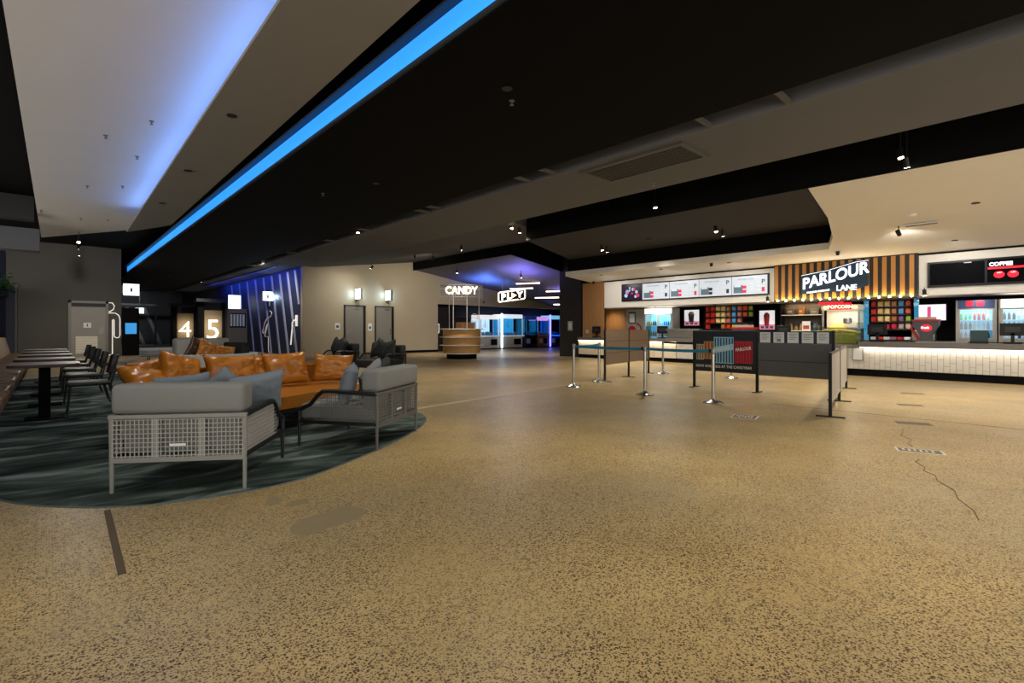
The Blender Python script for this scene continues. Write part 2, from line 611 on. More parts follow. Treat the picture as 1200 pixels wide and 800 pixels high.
for k, (x, y, pw) in enumerate([(1.5, 1.4, 300), (4.6, -.9, 300), (7.6, -1.2, 280), (-.2, 3.6, 150), (4.4, 1.1, 290), (7.7, -4, 200), (.4, -2.5, 200)]):  # unseen lamps added above the camera to light the foreground floor
    downlight((x, y, 4.398 if x < 1.6 else 3.998), pw, 'added unseen recessed downlight overhead near the viewer', col=WARM, group='added unseen recessed downlights overhead near the viewer')
for k, (x, y) in enumerate([(11.6, -1.5), (13.2, -.6), (12.9, 1.0), (14.6, 5.5), (14.9, 9.0)]):
    z = zw(x, y) if y < 3 else 3.83 + .04 * (x - 10.4)
    downlight((x, y, z - .002), 150, ['first', 'second', 'third', 'fourth', 'fifth'][k] + ' recessed downlight before the candy counter, counted from the right', col=(1, .9, .75))

# blue light strip on the slab edge
ls = thing('light_strip', 'long glowing blue light strip along the black ceiling slab', 'light strip', (2.87, -5, 4.02))
obj('diffuser', B(-.015, .018, 0, 36.2, .03, .27), led_blue, ls)
obj('lower_lip', B(-.03, .018, 0, 36.2, 0, .03), M('lip_metal', '#3a4653', .5, .3), ls)
obj('upper_lip', B(-.12, .018, 0, 36.2, .27, .3), M('lip_metal'), ls)
# cove lamp above the brown grey slab washing the pale panel
cv = thing('cove_light', 'hidden blue cove light on top of the brown grey ceiling panel', 'light strip', (1.44, 0, 4.04))
obj('tube', tube([(0, -5.5, .02), (.28, 17.5, .02)], .012, 6), M('cove_tube', '#4a80ff', .4, emit=2, ecol='#2f6bff'), cv)
for k in range(6):
    area(cv, (.04 + .045 * k, -4 + 3.7 * k, .045), (-1, 0, .45), 7, (.18, .38, 1), .03, 3.6, roll=Vector((-1, .0, 1.3)).to_track_quat('-Z', 'X').to_euler())
# slot grille between the slabs
sg = thing('slot_grille', 'long black slot air grille between the ceiling slabs', 'air grille', (6.535, 0, 4.0))
obj('backing', B(-.21, .21, -5.5, 44, .35, .37), black, sg)
for k, y in enumerate([2.2, 3.2, 6.1, 6.75, 9.7, 10.2, 13.2, 15.6, 19, 24]):
    obj('crossbar', B(-.21, .21, y, y + .06, .0, .05), M('crossbar_grey', '#55524e', .6), sg)
# framed ceiling vent
cvn = thing('ceiling_vent', 'rectangular framed air vent in the grey ceiling slab', 'vent', (7.35, 4.72, 4.0), .0)
bm = bmesh.new()
for a in ((-.45, .45, -.98, -.9), (-.45, .45, .9, .98), (-.45, -.37, -.9, .9), (.37, .45, -.9, .9)):
    box(bm, a[0], a[1], a[2], a[3], -.035, -.001)
obj('frame', bm, M('vent_frame', '#4a4744', .5), cvn)
obj('core', B(-.37, .37, -.9, .9, -.012, -.002), black, cvn)
for k in range(9):
    obj('slat', B(-.35 + k * .08, -.32 + k * .08, -.9, .9, -.024, -.012), M('vent_frame'), cvn)
# sprinklers and detectors
SPR = [(1.16, 9.4, 4.4), (1.2, 11.5, 4.4), (1.21, 14.1, 4.4), (.69, 10.6, 4.4), (.63, 14.6, 4.4), (-.15, 18.4, 4.4), (.68, 19.0, 4.4), (1.26, 18.7, 4.4), (4.16, 4.5, 4.0), (4.14, 10.2, 4.0), (8.46, 11, 4.0), (8.5, 5.2, 4.0)]
SPL = [o_ + ' fire sprinkler on the pale blue-lit ceiling panel' for o_ in ('nearest blue-side', 'second blue-side', 'third blue-side', 'nearest middle', 'farther middle', 'leftmost far', 'far middle', 'far blue-side')] + ['nearer fire sprinkler under the wide black slab', 'farther fire sprinkler under the wide black slab', 'fire sprinkler on the grey slab above the dark armchairs', 'fire sprinkler on the grey slab near the framed vent']
for k, (x, y, z) in enumerate(SPR):
    t = thing('sprinkler', SPL[k], 'sprinkler', (x, y, z), 0, 'fire sprinkler heads')
    obj('plate', lathe([(.035, -.001), (.035, -.008), (.02, -.015)], 10), steel_d, t)
    obj('nozzle', lathe([(.01, -.012), (.012, -.05), (.025, -.052), (.025, -.056)], 8), steel_d, t)
for k, (x, y) in enumerate([(13.3, 8.3), (13.1, 2.0)]):
    z = 3.83 + .04 * (x - 10.4) if k == 0 else zw(x, y)
    t = thing('smoke_detector', ['round detector on the grey slab before the menu', 'small round detector on the white canopy'][k], 'detector', (x, y, z))
    obj('body', lathe([(.09, -.001), (.09, -.02), (.06, -.045)], 16), [char_, white_p][k], t)
# AC register in the white ceiling
t = thing('air_register', 'small slatted air register in the white canopy', 'vent', (13.9, 2.0, zw(13.9, 2) - .012), 0)
obj('frame', B(-.1, .1, -.35, .25, -.02, .0), white_p, t)
for k in range(5):
    obj('slat', B(-.08 + k * .035, -.065 + k * .035, -.32, .22, -.028, -.02), steel_d, t)
for k, y in enumerate([12.0, 9.4, 7.0, 1.6, -.6]):  # row of lamps added to brighten the white bulkhead
    downlight((15.85, y, zw(15.85, y) - .002), 45, ['first', 'second', 'third', 'fourth', 'fifth'][k] + ' added canopy downlight washing the white bulkhead, from the timber wall', target=(17.0, y, 2.2), size=2.5, col=(1, .95, .87))
# canopy dome cameras
for k, (x, y) in enumerate([(15.7, 7.5), (15.8, 4.0), (16.9, 13.2)]):
    z = zw(x, y)
    t = thing('security_camera', ['dome camera under the canopy by the menu screens', 'dome camera under the canopy by the striped sign', 'dome camera under the canopy by the timber wall'][k], 'camera', (x, y, z))
    obj('mount', lathe([(.05, -.001), (.05, -.04)], 12), blackm, t)
    obj('dome', lathe([(.045, -.04), (.045, -.08), (.03, -.105), (.01, -.112)], 12), blackm, t, smooth=True)

# ------------------------------------------------------------------ carpet and floor marks
rug_pts = [(-1.19, 9.0), (-.85, 6.5), (-.25, 4.98), (.01, 4.6), (.29, 4.32), (.62, 4.13), (1.13, 4.03), (1.55, 4.1), (1.9, 4.28), (2.51, 4.63), (3.05, 5.02), (3.49, 5.41), (3.78, 5.8), (3.92, 6.2), (3.98, 6.9), (3.95, 8.0), (3.85, 10), (3.6, 13), (3.2, 16), (2.8, 17.2), (-1.19, 17.2)]


def smooth_poly(p, it=2):
    for _ in range(it):
        q = []
        for i in range(len(p)):
            a, b_ = Vector(p[i]), Vector(p[(i + 1) % len(p)])
            q += [tuple(a * .75 + b_ * .25), tuple(a * .25 + b_ * .75)]
        p = q
    return p


rp = smooth_poly(rug_pts)
rug = thing('carpet', 'dark green streaked carpet with a curved edge under the lounge', 'carpet')
obj('pile', prism(rp, .0, .008), CARPET, rug)
obj('edge_trim', tube([(x, y, -.002) for x, y in rp], .01, 6, None, True), M('carpet_trim', '#4a544f', .6), rug)
jd = M('joint_dark', '#4b3d28', .6)
jl = M('joint_light', '#b59f75', .45, var=.1)


def strip(name, a, b_, wd, z, mat, label):
    d = (Vector(b_) - Vector(a)).normalized()
    n = Vector((-d.y, d.x)) * wd / 2
    a, b_ = Vector(a), Vector(b_)
    o = obj(name, prism([tuple(a - n), tuple(b_ - n), tuple(b_ + n), tuple(a + n)], 0, z), mat)
    return tag(o, label, 'floor joint')


strip('floor_joint', (4.1, 6.56), (12.9, 7.95), .13, .0015, jl, 'pale filled floor joint running under the timber queue screen')
strip('floor_joint', (8.58, -5), (8.58, 3.1), .02, .0012, jd, 'thin dark floor joint on the right toward the counter')
strip('floor_joint', (.285, 4.27), (.265, 3.1), .035, .0012, jd, 'short dark floor joint running from the carpet edge')


def blob(cx, cy, rx, ry, rot, seed, n=26):
    out = []
    for k in range(n):
        a = 2 * PI * k / n
        r = 1 + .28 * noise.noise(Vector((math.cos(a) * 1.3, math.sin(a) * 1.3, seed)))
        x, y = rx * r * math.cos(a), ry * r * math.sin(a)
        out.append((cx + x * math.cos(rot) - y * math.sin(rot), cy + x * math.sin(rot) + y * math.cos(rot)))
    return out


patch = M('cement_patch', '#86775a', .4, var=.12, scale=10)
for pts, lb in [([(1.05, 3.1), (1.05, 3.0), (1.13, 2.94), (1.28, 2.99), (1.41, 2.98), (1.54, 3.06), (1.54, 3.21), (1.47, 3.3), (1.35, 3.23), (1.21, 3.24), (1.12, 3.21)], 'larger smooth grey cement patch in the floor near the armchair'),
                ([(1.15, 3.55), (1.23, 3.5), (1.34, 3.51), (1.35, 3.62), (1.27, 3.62)], 'small grey cement patch between the armchair and the large patch'),
                ([(1.1, 3.73), (1.11, 3.61), (1.19, 3.65), (1.23, 3.76), (1.17, 3.81)], 'smallest grey cement patch close to the carpet edge')]:
    tag(obj('floor_patch', prism(smooth_poly(pts, 2), 0, .001), patch), lb, 'floor stain')
crack = [(5.9, .84), (5.77, .85), (5.6, .76), (5.46, .75), (5.35, .66), (5.19, .63), (4.95, .5), (4.73, .46), (4.5, .36), (4.3, .32)]
tag(obj('floor_crack', tube([(x, y, .0) for x, y in crack], .004, 4), jd), 'thin jagged crack in the floor beside the white bordered decal', 'crack')
tag(obj('floor_crack', tube([(6.5, .98, 0), (6.63, 1.04, 0), (6.9, 1.05, 0), (7.1, 1.18, 0), (7.28, 1.19, 0), (7.6, 1.24, 0)], .004, 4), jd), 'thin jagged crack between two floor decals', 'crack')
dec_in = M('decal_grey', '#5e5344', .6, var=.3, scale=40)
dec_w = M('decal_white', '#cfc8ba', .6)
for (cx, cy, rz, sx, sy, wb, lb) in [(6.32, .9, -1.25, .17, .075, True, 'white bordered grey floor decal nearest the viewer on the right'), (8.12, 1.22, -1.2, .18, .1, False, 'grey floor decal second from the viewer on the right'), (10.05, 1.55, -1.2, .16, .1, False, 'grey floor decal third from the viewer on the right'), (11.9, 1.8, -1.2, .17, .09, False, 'faint grey floor decal nearest the tiled counter'), (7.05, 2.89, -1.35, .14, .14, True, 'white bordered dark floor decal in front of the rope barrier')]:
    t = thing('floor_decal', lb, 'floor decal', (cx, cy, 0), rz)
    if wb:
        obj('border', B(-sx - .02, sx + .02, -sy - .02, sy + .02, 0, .0012), dec_w, t)
    obj('print', B(-sx, sx, -sy, sy, 0, .002), dec_in, t)
    for k in range(6 if wb else 0):
        obj('print_mark', B(-sx * .8 + k * sx * .27, -sx * .68 + k * sx * .27, -sy * (.5 if k % 2 else .2), sy * .6, .002, .0026), dec_w, t)
fd = M('grey_floor_plate', '#4a4238', .5)

# ------------------------------------------------------------------ pillows
def pillow_bm(w_, h_, t_, seed, wr=.012, n=22):
    bm = bmesh.new()
    F, Bk = {}, {}
    for i in range(n + 1):
        for j in range(n + 1):
            u, v = 2 * i / n - 1, 2 * j / n - 1
            pin = .10
            x = u * w_ / 2 * (1 - pin * (1 - v * v) * (abs(u) ** 2))
            z = v * h_ / 2 * (1 - pin * (1 - u * u) * (abs(v) ** 2))
            th = t_ / 2 * max(0, (1 - u ** 4)) ** .5 * max(0, (1 - v ** 4)) ** .5
            nn = noise.noise(Vector((u * 2.2, v * 2.2, seed))) + .9 * (.5 - 2 * abs(noise.noise(Vector((u * 2.6 + v, v * 3.4 - u * .6, seed + 9))))) + .35 * (.5 - 2 * abs(noise.noise(Vector((u * 6, v * 6, seed + 4)))))
            e = th / (t_ / 2 + 1e-6)
            F[i, j] = bm.verts.new((x, -th - nn * wr * e, z))
            if i in (0, n) or j in (0, n):
                Bk[i, j] = F[i, j]
            else:
                Bk[i, j] = bm.verts.new((x, th - nn * wr * e, z))
    for i in range(n):
        for j in range(n):
            bm.faces.new((F[i, j], F[i + 1, j], F[i + 1, j + 1], F[i, j + 1]))
            bm.faces.new((Bk[i, j], Bk[i, j + 1], Bk[i + 1, j + 1], Bk[i + 1, j]))
    return bm


def pillow(loc, rz, lean, w_, h_, t_, mat, label, group=None, roll=0., seed=1., wr=.012):
    """loc: base centre; lean: backward tilt (+ = top away from the viewer side)"""
    o = obj('throw_pillow', pillow_bm(w_, h_, t_, seed, wr), mat, smooth=True)
    o.data.set_sharp_from_angle(angle=math.radians(170))
    R_ = Matrix.Rotation(rz, 4, 'Z') @ Matrix.Rotation(-lean, 4, 'X') @ Matrix.Rotation(roll, 4, 'Y')
    # lowest point of the rotated pillow rests on loc.z
    zs = min((R_ @ v.co).z for v in o.data.vertices)
    o.matrix_world = Matrix.Translation(Vector(loc) - Vector((0, 0, zs))) @ R_
    return tag(o, label, 'pillow', group)


# ------------------------------------------------------------------ lounge armchair (local: front = -y, back = +y)
def armchair(loc, rz, label, fr, arm_m, seat_m, back_m, mesh_m, W=.95, D=.95, group=None, tagon=True):
    t = thing('lounge_armchair', label, 'armchair', loc, rz, group)
    hw, hd = W / 2, D / 2
    for sx in (-1, 1):
        obj('rear_leg', cyl(None, (sx * (hw - .02), hd - .02, 0), (sx * (hw - .02), hd - .02, .56), .013, 8, .02), fr, t)
        obj('front_leg', cyl(None, (sx * (hw - .02), -hd + .03, 0), (sx * (hw - .02), -hd + .03, .38), .014, 8, .022), arm_m, t)
        bm = tube([(sx * (hw - .02), hd - .02, .55), (sx * (hw - .02), -hd + .42, .57), (sx * (hw - .02), -hd + .30, .565), (sx * (hw - .02), -hd + .24, .52), (sx * (hw - .02), -hd + .16, .43), (sx * (hw - .02), -hd + .06, .385), (sx * (hw - .02), -hd + .02, .37)], .022, 8)
        obj('armrest', bm, arm_m, t, smooth=True)
        bm = bmesh.new()
        for k in range(26):
            y = -hd + .28 + k * (D - .32) / 25
            cyl(bm, (sx * (hw - .02), y, .26), (sx * (hw - .02), y, .555), .0035, 4)
        for k in range(9):
            cyl(bm, (sx * (hw - .02), -hd + .2, .275 + k * .032), (sx * (hw - .02), hd - .03, .275 + k * .032), .0035, 4)
        obj('side_mesh', bm, mesh_m, t, kind='stuff')
        obj('side_rail', B(sx * (hw - .02) - .015, sx * (hw - .02) + .015, -hd + .03, hd - .02, .235, .27), arm_m, t)
    obj('rear_rail', B(-hw + .03, hw - .03, hd - .04, hd - .005, .22, .255), fr, t)
    obj('top_rail', B(-hw - .0, hw + .0, hd - .04, hd + .0, .535, .57, .008), fr, t)
    obj('front_rail', B(-hw + .03, hw - .03, -hd + .02, -hd + .05, .22, .26), fr, t)
    for k in (1, 2):
        x = -hw + k * W / 3
        obj('back_slat', B(x - .025, x + .025, hd - .035, hd - .006, .25, .54), fr, t)
    bm = bmesh.new()
    for k in range(31):
        x = -hw + .03 + k * (W - .06) / 30
        cyl(bm, (x, hd - .008, .235), (x, hd - .008, .56), .0036, 4)
    for k in range(9):
        z = .265 + k * .033
        cyl(bm, (-hw + .02, hd - .008, z), (hw - .02, hd - .008, z), .0036, 4)
    obj('back_mesh', bm, mesh_m, t, kind='stuff')
    obj('seat_cushion', B(-hw + .05, hw - .05, -hd + .0, hd - .07, .265, .43, .05, 4), seat_m, t, smooth=True)
    bm = B(-hw + .02, hw - .02, hd - .2, hd + .01, .575, .79, .04, 4)
    box(bm, -hw + .05, hw - .05, hd - .2, hd - .05, .38, .6, .03, 3)
    obj('back_cushion', bm, back_m, t, smooth=True)
    if tagon:
        obj('maker_tag', B(-.05, .06, hd - .008, hd - .003, .335, .352), paper, t)
    return t


A1 = ((.292 + 1.055 + 1.653 + .89) / 4, (4.55 + 4.157 + 5.02 + 5.42) / 4)
a1 = math.atan2(-(4.55 - 4.157), -(.292 - 1.055))
# chair 1: back toward the viewer; local +y (back) points to the viewer
armchair((.97, 4.77, .008), math.atan2(-.82, -.57) - PI / 2, 'grey lounge armchair seen from behind with woven rope back', M('frame_pale', '#85847e', .5, .2), frame_b, grey_f, grey_f, rope)
armchair((2.52, 5.17, .008), math.radians(-145.5), 'grey lounge armchair on the right seen from its woven side', frame_g, frame_b, grey_f, grey_f, M('rope_dark', '#6d6d69', .8, var=.1), .98, .92)
armchair((6.4, 12.0, 0), -PI / 2 + .25, 'charcoal lounge armchair nearer of two before the beige wall', frame_b, frame_b, dark_f, dark_f, frame_b)
armchair((6.35, 14.5, 0), -PI / 2 - .1, 'charcoal lounge armchair farther of two before the beige wall', frame_b, frame_b, dark_f, dark_f, frame_b)
# pillows on the armchairs
c1 = math.atan2(-.82, -.57) - PI / 2
pillow((.86, 4.95, .43), c1, .35, .46, .4, .14, greyb_f, 'blue grey pillow in the back-facing armchair, leftmost', seed=3, roll=.12)
pillow((1.1, 4.82, .43), c1 + .3, .45, .38, .36, .14, greyb_f, 'blue grey pillow with raised corner in the back-facing armchair, middle', seed=5, roll=.75)
pillow((1.33, 4.72, .43), c1 + .7, .5, .46, .42, .15, greyb_f, 'blue grey pillow leaning at the right arm of the back-facing armchair', seed=8, roll=.15)
c2 = math.radians(-145.5)
pillow((2.3, 5.0, .43), c2 + .5, .25, .44, .38, .15, greyb_f, 'blue grey pillow at the near arm of the right armchair', seed=13, roll=.1)
pillow((2.6, 5.1, .43), c2, .4, .36, .36, .12, grey_f, 'grey pillow standing on its corner in the right armchair', seed=15, roll=.7)
pillow((2.82, 5.3, .43), c2, .4, .36, .36, .12, dark_f, 'dark pillow in the far corner of the right armchair', seed=17, roll=.7)
for k, (x, y, z, rz, lb) in enumerate([(6.5, 11.75, .43, -PI / 2 + .25, 'charcoal pillow nearest the viewer in the nearer dark armchair'), (6.42, 12.05, .43, -PI / 2 + .3, 'charcoal pillow in the middle of the nearer dark armchair'), (6.45, 12.3, .43, -PI / 2 + .1, 'charcoal pillow at the far side of the nearer dark armchair'), (6.4, 14.3, .43, -PI / 2, 'charcoal pillow nearest the viewer in the farther dark armchair'), (6.38, 14.6, .43, -PI / 2, 'charcoal pillow in the middle of the farther dark armchair'), (6.4, 14.85, .43, -PI / 2 - .2, 'charcoal pillow at the far side of the farther dark armchair')]):
    pillow((x, y, z), rz, .3, .46, .46, .15, dark_f, lb, seed=20 + k, roll=.35 if k % 2 else -.2)

# ------------------------------------------------------------------ tan leather sofa
so = thing('leather_sofa', 'long tan orange leather sofa with a deep left end', 'sofa', (0, 0, 0))
seat = smooth_poly([(.78, 5.95), (1.1, 5.8), (1.75, 5.92), (2.4, 6.2), (3.22, 6.72), (3.42, 6.95), (3.38, 7.62), (2.2, 7.45), (.95, 7.3), (.72, 7.0)], 2)
bm = prism(seat, .28, .42)
bmesh.ops.bevel(bm, geom=[e for e in bm.edges if abs(e.verts[0].co.z - e.verts[1].co.z) < 1e-4], offset=.03, segments=3, affect='EDGES')
obj('seat', bm, orange_l, so, smooth=True)
obj('base_frame', prism([(x * .97 + .06, y * .97 + .2) for x, y in seat], .23, .275), frame_b, so)
bk = [(.62, 6.9), (.72, 7.32), (.95, 7.5), (2.2, 7.66), (3.36, 7.83), (3.36, 7.66), (2.2, 7.47), (1.0, 7.32), (.86, 7.2), (.78, 6.88)]
bm = prism(bk[::-1], .3, .71)
bmesh.ops.bevel(bm, geom=bm.edges[:], offset=.03, segments=3, affect='EDGES')
obj('backrest', bm, orange_l, so, smooth=True)
for (x, y) in ((.95, 6.1), (1.9, 6.15), (3.15, 6.9), (3.2, 7.6), (2.54, 7.55), (.85, 7.2)):
    obj('leg', cyl(None, (x, y, .008), (x, y, .24), .014, 8, .02), frame_b, so)
for k, (x, y, rz, ln, w_, h_, rl, lb) in enumerate([
        (.82, 6.7, .75, 1.0, .56, .46, .45, 'tan leather pillow flopping over the left end of the leather sofa'),
        (1.12, 6.9, .55, .35, .5, .46, .3, 'tan leather pillow with pointed corner, second from the left on the leather sofa'),
        (.92, 7.12, .3, .4, .5, .44, -.2, 'tan leather pillow tucked behind two others at the left of the leather sofa'),
        (1.72, 7.15, .22, .3, .66, .46, .04, 'widest crumpled tan leather pillow on the leather sofa'),
        (2.07, 7.32, .3, .2, .5, .42, -.1, 'tan leather pillow mostly hidden behind the wide ones on the leather sofa'),
        (2.42, 7.22, .1, .3, .62, .47, -.05, 'shiny creased tan leather pillow, second from the right on the leather sofa'),
        (3.08, 7.2, -.35, .3, .56, .42, .06, 'tan leather pillow at the right end of the leather sofa')]):
    pillow((x, y, .42), rz, ln, w_, h_, .2, orange_l, lb, 'tan leather pillows on the long sofa', rl, seed=31 + 2 * k, wr=.03)

# farther seating
gs = thing('lounge_sofa', 'pale grey high-backed sofa in the far lounge', 'sofa', (3.3, 16.2, .008), .35)
lg = M('pale_grey_fabric', '#c6c6c2', .9, var=.06, scale=90)
obj('seat_cushion', B(-1.35, .75, -.75, .25, .2, .43, .05, 3), lg, gs, smooth=True)
bm = B(-.75, .75, .15, .42, .3, .95, .07, 3)
obj('back_cushion', bm, lg, gs, smooth=True)
obj('side_cushion', B(.55, .8, -.7, .35, .3, .82, .06, 3), dark_f, gs, smooth=True)
obj('plinth', B(-1.3, .7, -.7, .25, .06, .2), frame_b, gs)
for sx, sy in ((-1.2, -.6), (.6, -.6), (-1.2, .15), (.6, .15)):
    obj('leg', cyl(None, (sx, sy, 0), (sx, sy, .07), .02, 8), frame_b, gs)
ts = thing('tub_sofa', 'grey curved-back sofa directly behind the leather sofa', 'sofa', (2.75, 12.6, .008), .2)
arc = [(.85 * math.cos(a), .55 * math.sin(a)) for a in [PI * 1.02 - PI * 1.04 * i / 14 + PI for i in range(15)]]
bm = prism([(x * 1.0, y) for x, y in arc] + [(x * .84, y * .8) for x, y in arc[::-1]], .3, .66)
obj('back_shell', bm, lg, ts, smooth=True)
obj('seat_cushion', prism([(x * .83, y * .79) for x, y in arc] + [(.7, .5), (-.7, .5)], .2, .42), lg, ts)
obj('base', prism([(x * .75, y * .7) for x, y in arc] + [(.6, .4), (-.6, .4)], .0, .2), frame_b, ts)
pillow((2.55, 12.45, .42), .3, .25, .5, .46, .16, orange_l, 'tan leather pillow in the curved-back sofa, right one', 'pillows in the curved-back sofa', .4, 51, .03)
pillow((2.85, 12.5, .42), .3, .25, .5, .4, .16, orange_l, 'tan leather pillow in the curved-back sofa, lower one', 'pillows in the curved-back sofa', .2, 53, .03)
pillow((2.35, 12.55, .42), .5, .2, .46, .5, .14, M('dark_brown_leather', '#3f2a17', .4, var=.2), 'dark brown pillow in the curved-back sofa', None, .6, 55, .02)
for k, (x, y, h_) in enumerate([(2.1, 16.4, .5), (2.15, 14.6, .42)]):
    t = thing('side_table', ['farther round side table with thin dark legs', 'nearer round side table with thin dark legs'][k], 'side table', (x, y, .008))
    obj('top', lathe([(.33, h_ - .025), (.34, h_ - .02), (.34, h_)], 28), tabletop, t)
    for a in range(4):
        obj('leg', cyl(None, (.25 * math.cos(a * PI / 2 + .5), .25 * math.sin(a * PI / 2 + .5), 0), (.2 * math.cos(a * PI / 2 + .5), .2 * math.sin(a * PI / 2 + .5), h_ - .02), .01, 6), frame_b, t)

# ------------------------------------------------------------------ banquette, tables, chairs
bq = thing('banquette', 'long brown vinyl banquette along the left wall', 'banquette', (0, 0, .008))
obj('plinth', B(-1.19, -.52, 6, 22.4, 0, .3), black, bq)
for k in range(26):
    y = 6 + k * .63
    obj('seat_panel', B(-1.08, -.36, y, y + .625, .3, .45, .035, 3), tan_v, bq, smooth=True)
    t_ = B(-1.19, -1.0, y, y + .625, .43, .95, .03, 3)
    for v in t_.verts:
        if v.co.x > -1.1:
            v.co.x += .12 * (1 - (v.co.z - .43) / .52)
    obj('back_panel', t_, M('pale_vinyl', '#a08a6c', .35, var=.08, scale=4), bq, smooth=True)


def cafe_table(y, label):
    t = thing('cafe_table', label, 'table', (-.04, y, .008), 0, 'cafe tables along the banquette')
    pts = smooth_poly([(-.34, -.34), (.34, -.34), (.34, .34), (-.34, .34)], 1)
    pts = smooth_poly([(-.30, -.36), (.30, -.36), (.36, -.28), (.36, .28), (.30, .36), (-.30, .36), (-.36, .28), (-.36, -.28)], 2)
    obj('top', prism(pts, .712, .742), tabletop, t)
    obj('edge_band', prism([(a * 1.005, b_ * 1.005) for a, b_ in pts], .702, .735), M('dark_edge', '#2c2620', .5), t)
    obj('post', B(-.06, .06, -.09, .09, .02, .7, .01, 2), black, t)
    obj('foot', B(-.2, .2, -.2, .2, 0, .02, .008, 2), black, t)
    obj('bracket', B(-.2, .2, -.03, .03, .68, .702), blackm, t)


def cafe_chair(x, y, rz, label):
    # local: front = -y
    t = thing('cafe_chair', label, 'chair', (x, y, .008), rz, 'cafe chairs along the tables')
    cm = M('black_vinyl', '#1a1a1c', .45, var=.1)
    obj('seat', B(-.23, .23, -.24, .22, .42, .475, .02, 3), cm, t, smooth=True)
    bm = bmesh.new()
    n = 8
    g = {}
    for i in range(n + 1):
        for j in range(5):
            u = 2 * i / n - 1
            z = .57 + j * .065
            yy = .24 + .06 * j / 4 - .05 * u * u
            for s in (0, 1):
                g[i, j, s] = bm.verts.new((u * .215 * (1 - .1 * (j == 4 or j == 0)), yy + s * .035, z))
    for i in range(n):
        for j in range(4):
            bm.faces.new((g[i, j, 0], g[i + 1, j, 0], g[i + 1, j + 1, 0], g[i, j + 1, 0]))
            bm.faces.new((g[i, j, 1], g[i, j + 1, 1], g[i + 1, j + 1, 1], g[i + 1, j, 1]))
        for j in (0, 4):
            bm.faces.new((g[i, j, 0], g[i, j, 1], g[i + 1, j, 1], g[i + 1, j, 0]))
    for j in range(4):
        for i in (0, n):
            bm.faces.new((g[i, j, 0], g[i, j + 1, 0], g[i, j + 1, 1], g[i, j, 1]))
    obj('backrest', bm, cm, t, smooth=True)
    for sx in (-1, 1):
        obj('front_leg', cyl(None, (sx * .22, -.24, 0), (sx * .2, -.2, .43), .011, 8), frame_b, t)
        obj('rear_leg', tube([(sx * .22, .33, 0), (sx * .2, .22, .43), (sx * .19, .27, .62)], .013, 8), frame_b, t)
        obj('arm_bracket', B(sx * .2 - .012, sx * .2 + .012, .2, .3, .6, .64), frame_b, t)
    obj('stretcher', cyl(None, (-.21, -.22, .2), (.21, -.22, .2), .008, 6), frame_b, t)
    obj('cross_bar', cyl(None, (-.21, .28, .2), (.21, .28, .2), .008, 6), frame_b, t)


ordn = ['nearest', 'second', 'third', 'fourth', 'farthest']
for k in range(5):
    y = 9.2 + 1.6 * k
    cafe_table(y, ordn[k] + ' cafe table along the brown banquette')
    cafe_chair(.42, y - .02, -PI / 2, ordn[k] + ' black cafe chair facing the banquette tables')

# ------------------------------------------------------------------ doors and signs on the beige wall
door_g = M('door_grey', '#7b7870', .55, var=.04)
for n, (x0, x1) in enumerate([(10.16, 11.24), (11.73, 12.76)]):
    d = struct('door_%d' % (n + 1), B(x0 + .06, x1 - .06, 22.555, 22.6, .01, 2.3), door_g, ['left grey door in the beige wall', 'right grey door in the beige wall'][n])
    bm = bmesh.new()
    box(bm, x0, x0 + .06, 22.54, 22.6, 0, 2.36)
    box(bm, x1 - .06, x1, 22.54, 22.6, 0, 2.36)
    box(bm, x0, x1, 22.54, 22.6, 2.3, 2.36)
    obj('door_frame', bm, M('door_frame_dark', '#2b2926', .6), d)
    obj('door_edge', B(x1 - .13, x1 - .06, 22.552, 22.556, .01, 2.3), black, d)
    obj('handle', B(x0 + .1 if n == 0 else x1 - .22, x0 + .14 if n == 0 else x1 - .18, 22.52, 22.556, .95, 1.25), steel, d)
    obj('closer', B((x0 + x1) / 2, (x0 + x1) / 2 + .25, 22.51, 22.556, 2.18, 2.26), steel_d, d)
for k, (x, z0, z1, w_, lb) in enumerate([(9.85, 1.2, 1.5, .24, 'white notice left of the grey doors'), (11.48, 1.15, 1.5, .2, 'small white notice between the grey doors')]):
    t = thing('wall_notice', lb, 'sign', (x, 22.6, z0))
    obj('panel', B(-w_ / 2, w_ / 2, -.012, -.001, 0, z1 - z0), paper, t)
    obj('print', B(-w_ * .25, w_ * .25, -.014, -.012, .08, .2), ink, t)
# lit blade signs over the doors
for k, x in enumerate((10.78, 12.36)):
    t = thing('blade_sign', ['lit box sign above the left grey door', 'lit box sign above the right grey door'][k], 'sign', (x, 22.6, 2.62))
    obj('housing', B(-.06, .06, -.55, -.02, 0, .52, .01, 1), steel_d, t)
    obj('face', B(-.075, -.06, -.53, -.04, .02, .5), M('sign_face_cool', '#ffffff', .4, emit=3.0, ecol='#cfeaff'), t)
    obj('arm', B(-.03, .03, -.1, -.0, -.07, 0), steel_d, t)
    spot(t, (-.14, -.3, .26), (-.6, 0, .26), 8, (.4, .7, 1), 2.6)
    spot(t, (.14, -.3, .26), (.6, 0, .26), 8, (.4, .7, 1), 2.6)

